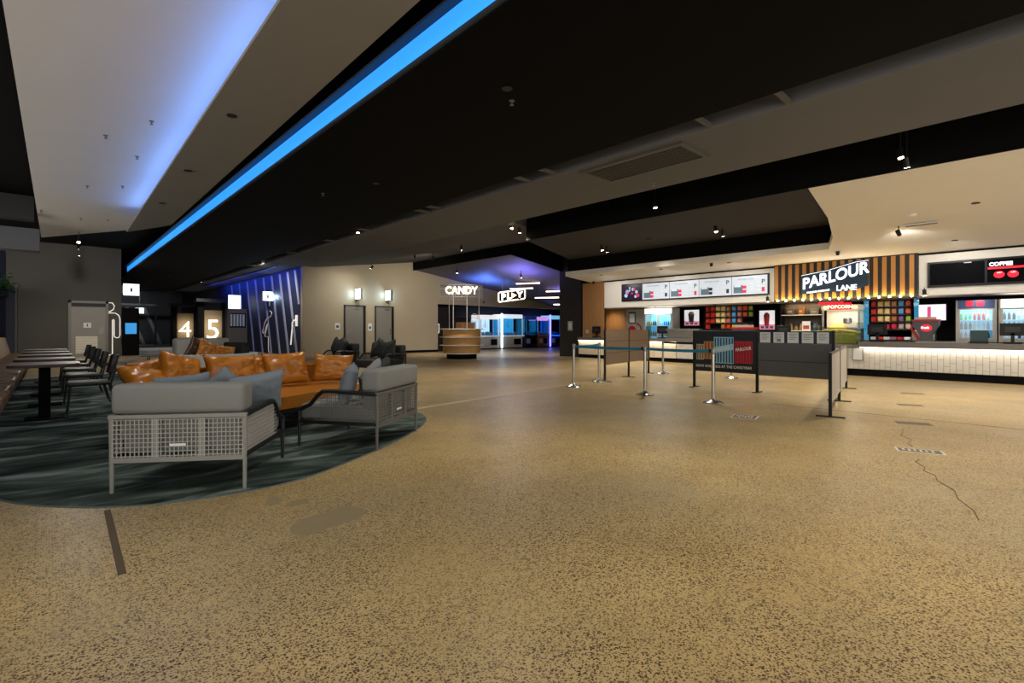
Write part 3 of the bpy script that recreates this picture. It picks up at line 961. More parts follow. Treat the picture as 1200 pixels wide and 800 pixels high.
# ------------------------------------------------------------------ striped corridor wall
stripe = M('pale_stripe', '#8f93a6', .6)
for k in range(9):
    y1 = 23.4 + k * .95 + .05 * k * k
    y0 = y1 - 1.25
    wd = .2
    bm = bmesh.new()
    pts = [(y0 if y0 > 22.9 else 22.9, 0 if y0 > 22.9 else 3.9 * (22.9 - y0) / 1.25), (y1, 3.9), (y1 + wd, 3.9), (max(y0, 22.9) + wd, 0 if y0 > 22.9 else 3.9 * (22.9 - y0) / 1.25)]
    a = [bm.verts.new((8.268, p[0], p[1])) for p in pts]
    b_ = [bm.verts.new((8.235, p[0], p[1])) for p in pts]
    bm.faces.new(a)
    bm.faces.new(b_[::-1])
    for i in range(4):
        bm.faces.new((a[i], b_[i], b_[(i + 1) % 4], a[(i + 1) % 4]))
    tag(obj('wall_stripe', bm, stripe), ordn[k] + ' pale slanting stripe on the blue corridor wall' if k < 4 else ['fifth', 'sixth', 'seventh', 'eighth', 'ninth'][k - 4] + ' pale slanting stripe on the blue corridor wall, counted from the near corner', 'wall stripe', 'slanting stripes on the blue wall')
# blue uplight on the striped wall
ul = thing('wall_washer', 'blue wall washer light above the striped corridor wall', 'light strip', (7.3, 23, 3.96))
obj('housing', B(-.03, .03, 0, 14, 0, .038), blackm, ul)
area(ul, (0, 7, -.01), (1, 0, -.35), 120, (.03, .09, 1), .05, 13.5, roll=Vector((1, 0, -.35)).to_track_quat('-Z', 'X').to_euler())
# woman figure outline
FIG = [(.5, 2.15), (.62, 2.1), (.66, 2.0), (.6, 1.88), (.48, 1.82), (.3, 1.75), (.15, 1.55), (.0, 1.1), (.06, 1.0), (.15, 1.06), (.3, 1.45), (.38, 1.5), (.15, .85), (.42, .82), (.42, .12), (.5, .05)]
t = thing('woman_figure_outline', 'white tube outline of a skirted figure on the striped wall', 'wall sign', (8.19, 28.0, 0), RX)
obj('outline', tube([(x * 2.2, 0, z) for x, z in FIG], .018, 6), M('tube_dim', '#c8c4bc', .4, emit=.22), t)
t = thing('bent_tube_figure', 'bent white tube figure at the corner of the striped wall', 'wall sign', (8.2, 24.0, 0), RX)
obj('outline', tube([(.1, 0, .5), (.25, 0, 1.1), (.28, 0, 1.5), (.5, 0, 1.62), (.8, 0, 1.62)], .03, 6), neon_soft, t)
obj('bar', B(.75, .9, -.03, .03, 1.35, 1.85), neon_soft, t)
# man figure outline on the left end wall
t = thing('man_figure_outline', 'large white tube outline of a standing figure on the grey wall', 'wall sign', (1.92, 28.965, 0))
mf = [(.02, 2.42), (.2, 2.4), (.27, 2.27), (.24, 2.12), (.12, 2.02), (-.02, 1.99)]
obj('head_outline', tube([(x, 0, z) for x, z in mf], .02, 6), neon_soft, t)
bdy = [(.02, 1.95), (.3, 1.95), (.42, 1.85), (.47, 1.7), (.47, .95), (.44, .85), (.36, .82), (.28, .86), (.26, .95), (.26, 1.62), (.23, 1.66), (.2, 1.62), (.2, .12), (.16, .05), (.06, .05), (.02, .12), (.02, .95)]
obj('body_outline', tube([(x, 0, z) for x, z in bdy], .02, 6), neon_soft, t)
# left restroom door
d = struct('door_3', B(.72, 1.88, 28.95, 29.0, 0, 2.35), M('door_light_grey', '#8a8780', .6), 'grey restroom door with pale lower panel')
bm = bmesh.new()
box(bm, .62, .72, 28.9, 29, 0, 2.46)
box(bm, 1.88, 1.98, 28.9, 29, 0, 2.46)
box(bm, .62, 1.98, 28.9, 29, 2.36, 2.46)
obj('door_frame', bm, M('frame_light', '#77746e', .5), d)
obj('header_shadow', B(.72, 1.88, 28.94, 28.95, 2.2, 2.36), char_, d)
obj('kick_panel', B(.86, 1.6, 28.93, 28.95, .15, .9), M('pale_panel', '#d6d0bf', .5), d)
for k in range(6):
    obj('panel_rib', B(.86, 1.6, 28.925, 28.93, .2 + k * .12, .212 + k * .12), M('rib_shade', '#a09a8c', .6), d)
obj('push_plate', B(1.65, 1.82, 28.93, 28.95, .95, 1.3), steel_d, d)
t = thing('door_pictogram', 'white restroom pictogram sign on the grey door', 'sign', (1.12, 28.948, 1.28))
obj('panel', B(0, .26, -.012, 0, 0, .22), paper, t)
obj('figure', B(.11, .15, -.015, -.012, .05, .17), ink, t)
# hanging lit sign at the corridor mouth
t = thing('blade_sign', 'lit white box sign at the corridor mouth', 'sign', (2.47, 28.6, 2.75))
obj('housing', B(0, .6, .0, .1, 0, .54, .01, 1), steel_d, t)
obj('face', B(.01, .59, -.012, 0, .01, .53), sign_w, t)
obj('figure', lathe([(.02, 0), (.045, .05), (.045, .14), (.02, .16), (.03, .19), (.02, .22)], 8), ink, t, (.3, -.02, .16))
obj('bracket', B(-.03, .02, .02, .398, .1, .45), steel_d, t)
t = thing('notice_screen', 'small glowing blue notice at the corridor mouth', 'screen', (2.6, 28.9, 1.0))
obj('cabinet', B(-.12, .5, .05, .3, -1.0, 1.2), black, t)
obj('screen', B(-.02, .4, .03, .05, 0, .5), M('blue_screen', '#3a8fd0', .4, emit=.7, ecol='#2c86c8'), t)
# corridor portals with numbers
pan = M('portal_panel', '#6a5c44', .6, var=.08)
for ch, x0, x1, y, lab in [('5', 7.1, 8.1, 36.0, 'corridor portal with a glowing number five'), ('4', 6.95, 8.0, 44.0, 'corridor portal with a glowing number four')]:
    t = thing('cinema_portal', lab, 'portal', (x0, y, .006))
    obj('panel', B(0, x1 - x0, 0, .12, 0, 2.4), pan, t)
    obj('left_jamb', B(-.35, 0, -.15, .3, 0, 2.9), black, t)
    obj('right_jamb', B(x1 - x0, 8.26 - x0, -.15, .3, 0, 2.9), black, t)
    obj('soffit', B(-.5, 8.26 - x0, -.6, .4, 2.9, 3.1), char_, t)
    text('number', ch, 1.75, neon_w, t, ((x1 - x0) / 2, -.04, .62), (PI / 2, 0, 0), .02, -.022, 'CENTER')
    area(t, ((x1 - x0) / 2, -.5, 1.3), (0, 1, 0), 12, (1, .85, .6), .8, 1.2)
t = thing('poster_cabinet', 'brown grey poster cabinet under a lit sign in the corridor', 'cabinet', (7.25, 31, .006))
obj('body', B(0, 1.0, 0, .4, 0, 2.35), M('cabinet_brown', '#5e584c', .6), t)
obj('display', B(.1, .92, -.01, 0, 1.3, 2.1), black, t)
for k in range(5):
    obj('poster_strip', B(.14 + k * .155, .24 + k * .155, -.02, -.01, 1.38, 2.05), M('pale_print', '#8c929c', .5, emit=.15), t)
t = thing('lit_panel_sign', 'glowing white panel sign on top of the poster cabinet', 'sign', (7.3, 31, 2.36))
obj('face', B(0, .62, 0, .02, 0, .75), sign_w, t)
obj('backing', B(-.02, .64, .02, .1, 0, .78), blackm, t)
t = thing('blade_sign', 'lit white box sign on the striped blue wall', 'sign', (7.72, 26.4, 2.62))
obj('housing', B(0, .54, 0, .1, 0, .46, .01, 1), steel_d, t)
obj('face', B(.01, .46, -.012, 0, .01, .45), sign_w, t)
obj('figure', lathe([(.02, 0), (.05, .05), (.035, .14), (.03, .2), (.02, .23)], 8), ink, t, (.24, -.02, .12))
obj('post', B(.3, .36, .02, .08, -.25, 0), steel_d, t)
d_ = bpy.data.lights.new('lamp', 'POINT')
d_.energy, d_.color, d_.shadow_soft_size = 14, (.5, .8, 1), .05
o_ = bpy.data.objects.new('lamp', d_)
COL.objects.link(o_)
o_.parent, o_.location = t, (.5, -.12, .2)
# corridor end: slanting fins and small sign
for k in range(3):
    bm = bmesh.new()
    x = 3.3 + k * 1.1
    prism([(x, 49.7), (x + .25, 49.7), (x + .25, 49.95), (x, 49.95)], .006, 3.0, bm)
    for v in bm.verts:
        if v.co.z < 1:
            v.co.x += 1.1
    tag(obj('wall_fin', bm, M('fin_grey', '#77777c', .6)), ['left', 'middle', 'right'][k] + ' slanting grey fin at the end of the corridor', 'wall fin', 'slanting fins at the corridor end')
t = thing('blade_sign', 'small lit sign deep in the dark corridor', 'sign', (4.7, 46, 2.4))
obj('face', B(0, .5, 0, .03, 0, .4), sign_w, t)
obj('hanger', B(.22, .28, .03, .06, .0, 2.5), blackm, t)
t = thing('corridor_gantry', 'dark steel frame across the corridor', 'frame', (2.6, 47, .006))
for x in (0, 3.4):
    obj('post', B(x, x + .12, 0, .12, 0, 3.0), blackm, t)
obj('beam', B(0, 3.52, 0, .12, 3.0, 3.15), char_, t)
downlight((5.0, 38, 3.998), 420, 'added recessed downlight deep in the corridor', col=(.95, .95, 1))  # this and the next two are added to brighten the dark corridor
downlight((4.4, 44.5, 3.998), 420, 'added recessed downlight at the far end of the corridor', target=(4.2, 49.5, 1.5), col=(.9, .95, 1))
downlight((4.6, 31, 3.998), 260, 'added recessed downlight at the corridor mouth', col=(.95, .95, 1))

# plant at far left
t = thing('wall_plant', 'leafy green plant hanging by the navy partition', 'plant', (-1.05, 22.2, 2.3))
lf = M('leaf_green', '#3d6b2e', .5, var=.3, scale=20)
obj('basket', B(-.14, .14, -.25, .25, -.1, .12, .03, 2), char_, t)
bm = bmesh.new()
for k in range(260):
    p = Vector((random.gauss(.02, .12), random.gauss(0, .22), .12 + abs(random.gauss(0, .22))))
    a = Vector((random.uniform(-1, 1), random.uniform(-1, 1), random.uniform(-1, .6))).normalized()
    s = a.cross(Vector((0, 0, 1))).normalized() * .03
    q = [bm.verts.new(p), bm.verts.new(p + a * .06 + s), bm.verts.new(p + a * .13), bm.verts.new(p + a * .06 - s)]
    bm.faces.new(q)
obj('foliage', bm, lf, t, kind='stuff')

# ------------------------------------------------------------------ candy stand
cs = thing('candy_stand', 'round timber tiered candy display stand with lit sign frame', 'display stand', (12.6, 16.7, 0))
obj('base', lathe([(.62, 0), (.62, .2)], 32), black, cs, smooth=True)
for k, (z0, z1) in enumerate([(.24, .54), (.57, .87), (.9, 1.2)]):
    obj('timber_band', lathe([(.74, z0), (.78, z0 + .02), (.78, z1 - .02), (.74, z1)], 36), wood_l, cs, smooth=True)
    s_ = lathe([(.91, z0 - .024), (.92, z0 - .018), (.92, z0 - .008), (.91, z0 - .002)], 36)
    obj('tray_shelf', s_, M('tray_white', '#d9d4c8', .4), cs, smooth=True)
obj('top_shelf', lathe([(.88, 1.2), (.9, 1.21), (.9, 1.23), (.88, 1.24)], 36), M('tray_white'), cs, smooth=True)
wire = M('white_wire', '#cfcac0', .4, .3)
for a in (math.radians(205), math.radians(250), math.radians(320), math.radians(100)):
    x, y = .72 * math.cos(a), .72 * math.sin(a)
    obj('upright', cyl(None, (x, y, 1.24), (x, y, 3.0), .016, 8), wire, cs)
bm = bmesh.new()
for z in (2.5, 2.62, 2.74, 2.86, 2.98):
    tube([(.86 * math.cos(2 * PI * k / 40), .86 * math.sin(2 * PI * k / 40), z) for k in range(40)], .007, 4, bm, True)
for k in range(40):
    a = 2 * PI * k / 40
    cyl(bm, (.86 * math.cos(a), .86 * math.sin(a), 2.5), (.86 * math.cos(a), .86 * math.sin(a), 2.98), .005, 4)
obj('wire_drum', bm, wire, cs, kind='stuff')
obj('ring', tube([(.86 * math.cos(2 * PI * k / 40), .86 * math.sin(2 * PI * k / 40), 3.0) for k in range(40)], .018, 6, None, True), wire, cs)
obj('top_box', B(-.1, .6, -.2, .3, 1.24, 1.5, .02, 1), M('brown_box', '#7a5638', .6), cs)
bm = tube([(.28 + .17 * math.cos(2 * PI * k / 24), -.5, 1.68 + .17 * math.sin(2 * PI * k / 24)) for k in range(24)], .012, 6, None, True)
cyl(bm, (.11, -.5, 1.68), (.45, -.5, 1.68), .01, 6)
cyl(bm, (.28, -.5, 1.24), (.28, -.5, 1.52), .01, 6)
obj('wheel_emblem', bm, wire, cs)
# sign faces the viewer direction of the lounge (turned toward the entrance)
sa = math.radians(-38)
sgn = thing('candy_sign', 'glowing white letters reading CANDY above the round stand', 'sign', (12.6, 16.7, 2.6), sa)
tx = text('letters', 'CANDY', .42, neon_w, sgn, (-.0, -.93, .02), (PI / 2, 0, 0), .03, .006, 'CENTER', 0, .86)
obj('mounting_bar', B(-.85, .85, -.905, -.885, .2, .23), wire, sgn)
ceiling_spot((11.0, 14.6, 4.15), (12.5, 16.4, .8), 300, 'spotlight aimed at the round candy stand', WARM, .8, top=4.29)
ceiling_spot((10.9, 17.6, 4.12), (14.5, 22.4, 1.6), 260, 'spotlight aimed at the beige wall beside the arcade', WARM, 1.3, top=4.28)

# PLAY sign
ps = thing('play_sign', 'glowing framed PLAY sign hanging before the arcade', 'sign', (16.75, 19.1, 2.62), -.55)
bm = bmesh.new()
sl = lambda x: .14 * x
fr_ = [(0, 0, -.02), (1.35, 0, -.02 + .19), (1.35, 0, .45 + .19), (0, 0, .45)]
obj('frame', tube(smooth_rect := [(.03, 0, -.02), (1.32, 0, .16), (1.36, 0, .2), (1.36, 0, .6), (1.32, 0, .64), (.03, 0, .46), (-.01, 0, .42), (-.01, 0, .02)], .03, 6, None, True), neon_w, ps)
obj('back_panel', prism([(.0, .03), (1.35, .03), (1.35, .06), (.0, .06)], lambda x, y: -.02 + .14 * x, lambda x, y: .44 + .14 * x), black, ps)
for i, (ch, x) in enumerate([('P', .13), ('L', .42), ('Y', .96)]):
    text('letter', ch, .42, neon_w, ps, (x, -.0, .09 + .14 * x), (PI / 2, 0, 0), .02, .02)
bm = prism([(.0, -.015), (.26, -.015), (.26, .015), (.0, .015)], 0, .3)
bm.free()
bm = bmesh.new()
tri = [(.66, .17), (.92, .33), (.66, .46)]
a = [bm.verts.new((x, -.02, z)) for x, z in tri]
b_ = [bm.verts.new((x, .02, z)) for x, z in tri]
bm.faces.new(a)
bm.faces.new(b_[::-1])
for i in range(3):
    bm.faces.new((a[i], b_[i], b_[(i + 1) % 3], a[(i + 1) % 3]))
obj('play_triangle', bm, M('neon_peach', '#ffd9b0', .4, emit=4, ecol='#ffcf9a'), ps)
for x in (.2, 1.15):
    obj('hanger', cyl(None, (x, .045, .4 + .14 * x), (x, .045, 1.3), .006, 5), wire, ps)
# neon bars in the arcade ceiling
NB = [(17.88, 19.0, 3.56, 1.25, .5), (17.45, 19.0, 3.27, 1.2, .5), (20.14, 19.0, 3.27, 1.1, .5), (19.27, 19.0, 2.88, 1.3, .5), (20.76, 19.0, 2.57, 1.0, .5)]
for k, (x, y, z, ln, a) in enumerate(NB):
    t = thing('neon_bar', ['first', 'second', 'third', 'fourth', 'fifth', 'sixth'][k] + ' warm linear light hanging in the arcade, counted from the left', 'linear light', (x, y, z), -1.05, 'linear lights in the arcade')
    obj('tube', B(0, ln, -.03, .03, 0, .05), M('warm_tube', '#ffe9cf', .4, emit=5, ecol='#ffdcb0'), t)
    obj('channel', B(0, ln, -.035, .035, .05, .09), blackm, t)
    for hx in (.1, ln - .1):
        obj('hanger', cyl(None, (hx, 0, .09), (hx, 0, max(.12, za(x + hx * .5, y) - z)), .005, 4), blackm, t)
# lamps added to wash the arcade ceiling blue and violet
for k, (x, y, pw, c) in enumerate([(17.0, 20.6, 520, (.1, .22, 1)), (20.4, 17.6, 380, (.16, .12, 1)), (16.2, 17.0, 420, (.22, .2, 1))]):
    t = thing('uplight', ['blue', 'violet', 'second violet'][k] + ' uplight added to tint the arcade ceiling', 'uplight', (x, y, 2.6))
    obj('body', lathe([(.05, 0), (.06, .1), (.05, .1)], 12), blackm, t)
    obj('hanger', cyl(None, (.07, 0, .05), (.07, 0, za(x, y) - 2.62), .005, 4), blackm, t)
    spot(t, (0, 0, .13), (.2, 0, 1), pw, c, 2.75, 1.)

ceiling_spot((16.3, 17.0, 3.7), (16.6, 17.6, 0), 300, 'lit spotlight under the violet arcade ceiling', WARM, 2.0, top=3.96)
ceiling_spot((14.5, 19.6, 4.0), (15.2, 19.4, 0), 260, 'lit spotlight between the candy sign and the arcade', WARM, 2.0, top=4.22)
# ------------------------------------------------------------------ claw machines
def claw(x, wd, label, cab, inner, trim, ht=2.15, dp=.95, glow=1.2, hg=.75):
    t = thing('claw_machine', label, 'arcade machine', (x, 23.3, 0), 0, 'arcade prize machines')
    obj('cabinet', B(0, wd, 0, dp, .06, .82, .02, 1), cab, t)
    obj('plinth', B(.05, wd - .05, .05, dp - .05, 0, .06), black, t)
    obj('back_wall', B(.03, wd - .03, dp - .05, dp, .82, ht - .25), M(inner[0], inner[1], .5, var=.5, scale=6, emit=glow, ecol=inner[1]), t)
    for px in (0, wd - .05):
        for py in (0, dp - .05):
            obj('post', B(px, px + .05, py, py + .05, .82, ht - .25), trim, t)
    obj('header', B(0, wd, 0, dp, ht - .25, ht, .02, 1), M(inner[0] + '_head', inner[2], .4, emit=hg, ecol=inner[2]), t)
    obj('front_glass', B(.05, wd - .05, .01, .02, .82, ht - .25), clear, t)
    obj('left_glass', B(.01, .02, .05, dp - .05, .82, ht - .25), clear, t)
    obj('prize_chute', B(wd * .55, wd * .9, -.012, 0, .25, .62), black, t)
    obj('coin_panel', B(wd * .12, wd * .42, -.02, 0, .3, .6), M('coin_panel', '#c9ccd2', .4), t)
    obj('control_shelf', prism([(0, -.14), (wd, -.14), (wd, 0), (0, 0)], .76, .84), trim, t)
    bm = bmesh.new()
    for k in range(60):
        px, py = random.uniform(.12, wd - .12), random.uniform(.12, dp - .15)
        s = random.uniform(.04, .075)
        bmesh.ops.create_icosphere(bm, subdivisions=1, radius=s, matrix=Matrix.Translation((px, py, .86 + random.uniform(0, .16))))
    obj('plush_prizes', bm, M('plush', '#8fb2d8', .9, var=.6, scale=9), t, kind='stuff')
    obj('claw_rod', cyl(None, (wd / 2, dp / 2, ht - .3), (wd / 2, dp / 2, 1.5), .012, 6), steel, t)
    bm = bmesh.new()
    for a in range(3):
        c_, s_ = math.cos(a * 2.1), math.sin(a * 2.1)
        tube([(wd / 2, dp / 2, 1.5), (wd / 2 + .1 * c_, dp / 2 + .1 * s_, 1.44), (wd / 2 + .06 * c_, dp / 2 + .06 * s_, 1.33)], .01, 5, bm)
    obj('claw', bm, steel, t)
    return t


cw = M('cabinet_white', '#c8c4bc', .4)
cb = M('cabinet_blue', '#123a8a', .4)
cn = M('cabinet_navy', '#10163a', .4)
co = M('cabinet_orange', '#8a5a24', .45)
tb = M('trim_blue', '#2a6ee0', .4, emit=.8, ecol='#1f62e6')
claw(19.0, 1.45, 'white claw machine with bright white interior, leftmost', cw, ('inner_white', '#eaf4ff', '#ffffff'), M('trim_white', '#dfe6ee', .4, emit=.2), ht=2.08, glow=.85, hg=.5)
claw(20.75, 1.75, 'white claw machine with cyan interior, second from the left', cw, ('inner_cyan', '#3aa6e0', '#e6f4ff'), M('trim_white'), ht=2.16, glow=.75, hg=.6)
claw(22.7, 1.1, 'navy prize machine in the middle of the arcade row', cn, ('inner_teal', '#2a7e9a', '#16306a'), cn, ht=2.1, glow=.45, hg=.4)
claw(23.95, .95, 'orange trimmed prize machine beside the navy one', co, ('inner_sea', '#1e86b4', '#c08ad8'), M('trim_orange', '#b98a3a', .4), ht=2.05, glow=.6, hg=.8)
claw(25.15, 1.0, 'blue prize machine at the right of the arcade row', cb, ('inner_blue', '#1a56b8', '#7fc8ee'), tb, ht=2.16, glow=.5, hg=.6)
for k, (x, c) in enumerate([(20.62, '#dcefff'), (25.02, '#6f6cff')]):
    t = thing('light_column', ['white glowing light column between the claw machines', 'blue glowing light column beside the blue prize machine'][k], 'light column', (x, 23.22, 0))
    obj('tube', B(-.04, .04, -.04, .04, .05, 2.2), M('column_glow%d' % k, c, .4, emit=3, ecol=c), t)
    obj('foot', B(-.06, .06, -.06, .06, 0, .05), black, t)
# arcade side door
d = struct('door_4', B(15.5, 16.5, 22.95, 23.0, 0, 2.4), M('dark_door', '#17120e', .5), 'dark door left of the arcade')
obj('handle', B(15.62, 15.68, 22.91, 22.95, .95, 1.3), steel, d)
t = thing('door_tube_figure', 'small bent white tube figure on the dark arcade door', 'wall sign', (15.62, 22.93, 1.0))
obj('outline', tube([(0, 0, .45), (.12, 0, .5), (.12, 0, .1), (.08, 0, 0)], .03, 6), neon_soft, t)
t = thing('arcade_cabinet', 'dark arcade cabinet at the left of the arcade recess', 'arcade machine', (16.9, 23.6, 0))
obj('body', B(0, 1.6, 0, .8, 0, 1.9, .03, 1), M('dark_cab', '#1c1714', .5), t)
obj('panel', B(.1, 1.5, -.02, 0, .9, 1.7), M('dark_panel', '#2c241c', .4), t)

# ------------------------------------------------------------------ candy counters
def tiles(parent, x0, x1, z0, z1, y, tw_=.112, th_=.3):
    """staggered upright tiles, each its own piece, sharing mesh data"""
    cache = {}
    x = x0
    c = 0
    while x < x1 - .03:
        w_ = min(tw_, x1 - x) - .006
        z = z0 - (th_ * .5 if c % 2 else 0) - (th_ * .25 if c % 4 > 1 else 0)
        while z < z1 - .02:
            a, b_ = max(z, z0), min(z + th_, z1)
            if b_ - a > .03:
                h_ = round(b_ - a - .006, 3)
                key = (round(w_, 3), h_)
                if key not in cache:
                    o = obj('tile', B(0, w_, -.014, 0, 0, h_, .003, 1), tile_w, parent, (x, y, a))
                    cache[key] = o.data
                else:
                    obj('tile', cache[key], None, parent, (x, y, a))
            z += th_
        x += tw_
        c += 1


# right counter: front at X = 15.4, from Y = 4.55 down to Y = -2
ct = thing('candy_counter', 'long white tiled counter on the right with grey top', 'counter', (15.4, 4.55, 0), RX)
obj('carcass', B(0, 6.3, .03, .6, .18, .74), grout, ct)
obj('kick', B(0, 6.3, .06, .6, 0, .18), black, ct)
tiles(ct, 0, 6.3, .185, .73, .03)
obj('light_slot', B(1.15, 6.3, -.02, .02, .735, .75), led_warm, ct)
area(ct, (3.7, -.04, .735), (0, .25, -1), 11, (1, .9, .74), 5.2, .03, roll=(0.25, 0, 0))
obj('worktop', B(1.12, 6.32, -.07, .75, .75, .88, .006, 1), top_g, ct)
obj('shelf_top', B(0, 1.12, 0, .75, .74, .76), steel_d, ct)
t = thing('counter_notice', 'framed white notice on the tiled counter front', 'notice', (15.36, 3.56, .4), RX)
obj('frame', B(0, .24, 0, .012, 0, .33), steel_d, t)
obj('paper', B(.02, .22, -.003, 0, .02, .31), paper, t)
# popcorn display bin with golden popcorn
pb = thing('popcorn_bin', 'glass popcorn bin full of golden popcorn at the end of the counter', 'popcorn bin', (15.42, 4.55, .762), RX)
obj('base', B(0, 1.1, 0, .6, 0, .05), steel, pb)
for px in (0, 1.07):
    obj('end_glass', B(px, px + .02, 0, .6, .05, .62), clear, pb)
obj('front_glass', B(.02, 1.07, 0, .012, .05, .5), clear, pb)
bm = bmesh.new()
random.seed(4)
for k in range(1500):
    px, py = random.uniform(.05, 1.04), random.uniform(.04, .56)
    top = .36 + .08 * math.sin(px * 2.8)
    z = random.uniform(.07, top) if (py < .1) else top - random.uniform(0, .05)
    s = random.uniform(.014, .024)
    vs_ = [bm.verts.new((px + a * s, py + b__ * s, z + c_ * s)) for a, b__, c_ in ((1, 0, 0), (-1, 0, 0), (0, 1, 0), (0, -1, 0), (0, 0, 1), (0, 0, -1))]
    for f in ((0, 2, 4), (2, 1, 4), (1, 3, 4), (3, 0, 4), (2, 0, 5), (1, 2, 5), (3, 1, 5), (0, 3, 5)):
        bm.faces.new([vs_[i] for i in f])
obj('popcorn', bm, M('popcorn_gold', '#e0bd4c', .6, var=.3, scale=30), pb, kind='stuff')
obj('popcorn_core', B(.05, 1.04, .06, .56, .05, .34, .04, 2), M('popcorn_gold'), pb)
area(pb, (.55, .3, .72), (0, -.2, -1), 6, (1, .85, .5), .9, .2)

# left counter: front at X = 16.8, Y 13.9 .. 5.6
lc = thing('candy_counter', 'white tiled counter behind the queue screens on the left', 'counter', (16.8, 13.95, 0), RX)
obj('carcass', B(0, 8.6, .03, .25, .14, .74), grout, lc)
obj('kick', B(0, 8.6, .05, .25, 0, .14), black, lc)
for k in range(5):
    obj('front_panel', B(k * .92 + .01, k * .92 + .91, .012, .03, .15, .73), M('pale_panel_front', '#d3c9b4', .4), lc)
tiles(lc, 4.62, 8.58, .15, .73, .03)
obj('light_slot', B(0, 4.6, -.02, .02, .735, .75), led_warm, lc)
area(lc, (2.3, -.04, .735), (0, .25, -1), 10, (1, .85, .6), 4.5, .03, roll=(.25, 0, 0))
obj('worktop', B(0, 8.62, -.06, .25, .75, .87, .006, 1), top_g, lc)

# menu screens
def menu_bar():
    t = thing('menu_screens', 'row of five digital menu screens on the white bulkhead', 'menu screen', (17.0, 11.86, 2.32), RX)
    Wd = 5.65
    obj('housing', B(0, Wd, 0, .05, 0, .7), blackm, t)
    x = .04
    pk = M('menu_pink', '#c92a5a', .5, emit=.5, ecol='#c0264e')
    gy = M('menu_grey', '#5c6f7c', .5, emit=.35, ecol='#566878')
    dk = M('menu_dark', '#2a3038', .5, emit=.05)
    lt = M('menu_pale', '#b9c6cf', .5, emit=.55, ecol='#b0bfca')
    bl = M('menu_ball', '#8fb3d8', .4, emit=.6, ecol='#86a8d0')
    for k in range(5):
        w_ = .92 if k == 0 else 1.14
        s = obj('screen', B(x, x + w_, -.012, 0, .045, .655), M('screen_purple', '#1a0d26', .3, emit=.15, ecol='#3a1236') if k == 0 else scr_w, t)
        if k == 0:
            s['label'] = 'dark purple promotional screen'
            for i in range(11):
                cx, cz, r_ = x + random.uniform(.1, w_ - .1), random.uniform(.12, .58), random.uniform(.04, .085)
                obj('picture_dot', lathe([(r_, 0), (r_, .003)], 12), pk if i % 3 == 0 else bl, s, (cx, -.012, cz), (PI / 2, 0, 0))
        else:
            obj('picture', B(x + .06, x + .36, -.015, -.012, .1, .36), gy, s)
            obj('picture_box', B(x + .08, x + .3, -.018, -.015, .3, .36), lt, s)
            for i in range(2):
                obj('picture_cup', B(x + .36 + .0, x + .48, -.016, -.012, .1 + .14 * i, .2 + .14 * i), pk if k != 3 else dk, s)
            text('heading', 'POPCORN COMBO', .06, gy, s, (x + .2, -.013, .53), (PI / 2, 0, 0), .001)
            for i in range(3):
                obj('price_line', B(x + .58, x + .72, -.014, -.012, .18 + .1 * i, .2 + .1 * i), lt, s)
                obj('price_line', B(x + .82, x + .9, -.014, -.012, .16 + .14 * i, .19 + .14 * i), lt, s)
            text('mark', 'P', .2, dk, s, (x + .96, -.013, .42 if k % 2 else .38), (PI / 2, 0, 0), .001, .004)
            obj('picture_small', B(x + .97, x + 1.06, -.015, -.012, .12, .26), dk if k % 2 else pk, s)
        x += w_ + .02
    return t


menu_bar()
# striped sign with letters
sg = thing('shop_sign', 'gold and black striped fascia with glowing PARLOUR LANE lettering', 'sign', (16.88, 6.02, 2.08), RX)
SW = 3.58
navy_s = M('sign_navy', '#14304a', .5)
obj('fascia', B(0, SW, .02, .17, 0, 1.16), M('sign_black', '#14161c', .6), sg)
x = .02
while x < SW - .05:
    obj('gold_slat', B(x, min(x + .1, SW), .0, .02, .04, 1.12), gold, sg)
    x += .199
pl_pts = [(.8, .2), (1.5, .22), (2.1, .24), (2.5, .36), (2.5, 1.1), (2.2, 1.08), (1.5, .9), (.8, .78)]
bm = bmesh.new()
a = [bm.verts.new((x, -.03, z)) for x, z in pl_pts]
b_ = [bm.verts.new((x, 0, z)) for x, z in pl_pts]
bm.faces.new(a)
bm.faces.new(b_[::-1])
for i in range(len(a)):
    j = (i + 1) % len(a)
    bm.faces.new((a[i], b_[i], b_[j], a[j]))
pl = obj('name_board', bm, navy_s, sg)
SHR = .23


def sheared(o, k):
    for v in o.data.vertices:
        v.co.y += k * v.co.x
    return o


let = M('sign_letters', '#ffffff', .4, emit=1.5, ecol='#eaf4ff')
o = text('main_lettering', 'PARLOUR', .46, let, pl, (.83, -.045, .34), (PI / 2, 0, 0), .012, .008, 'LEFT', 0, .83)
sheared(o, SHR * .83)
text('second_lettering', 'LANE', .22, let, pl, (1.72, -.045, .25), (PI / 2, 0, 0), .01, .003, 'LEFT', 0, .95)
o = text('small_lettering', 'PARLOUR COMPANY', .07, let, pl, (.95, -.04, .21), (PI / 2, 0, 0), .004, .002, 'LEFT', 0, .9)
sheared(o, .08)
obj('upper_line', tube([(.8, -.035, .76), (1.5, -.035, .86), (2.2, -.035, 1.04), (2.5, -.035, 1.06)], .006, 4), let, pl)
for k in range(15):
    x = .12 + k * .238
    b__ = obj('bulb', lathe([(.012, -.03), (.03, -.01), (.03, .01), (.012, .03)], 10), M('bulb_glow', '#fff2d0', .4, emit=22, ecol='#ffe0a0'), sg, (x, -.02, .02), smooth=True)
obj('bulb_rail', B(0, SW, -.05, .17, -.06, -.02), M('rail_brown', '#4a3a24', .5), sg)
area(sg, (SW / 2, -.08, .02), (0, .45, 1), 16, (1, .75, .4), SW * .95, .03, roll=(PI - .35, 0, 0))
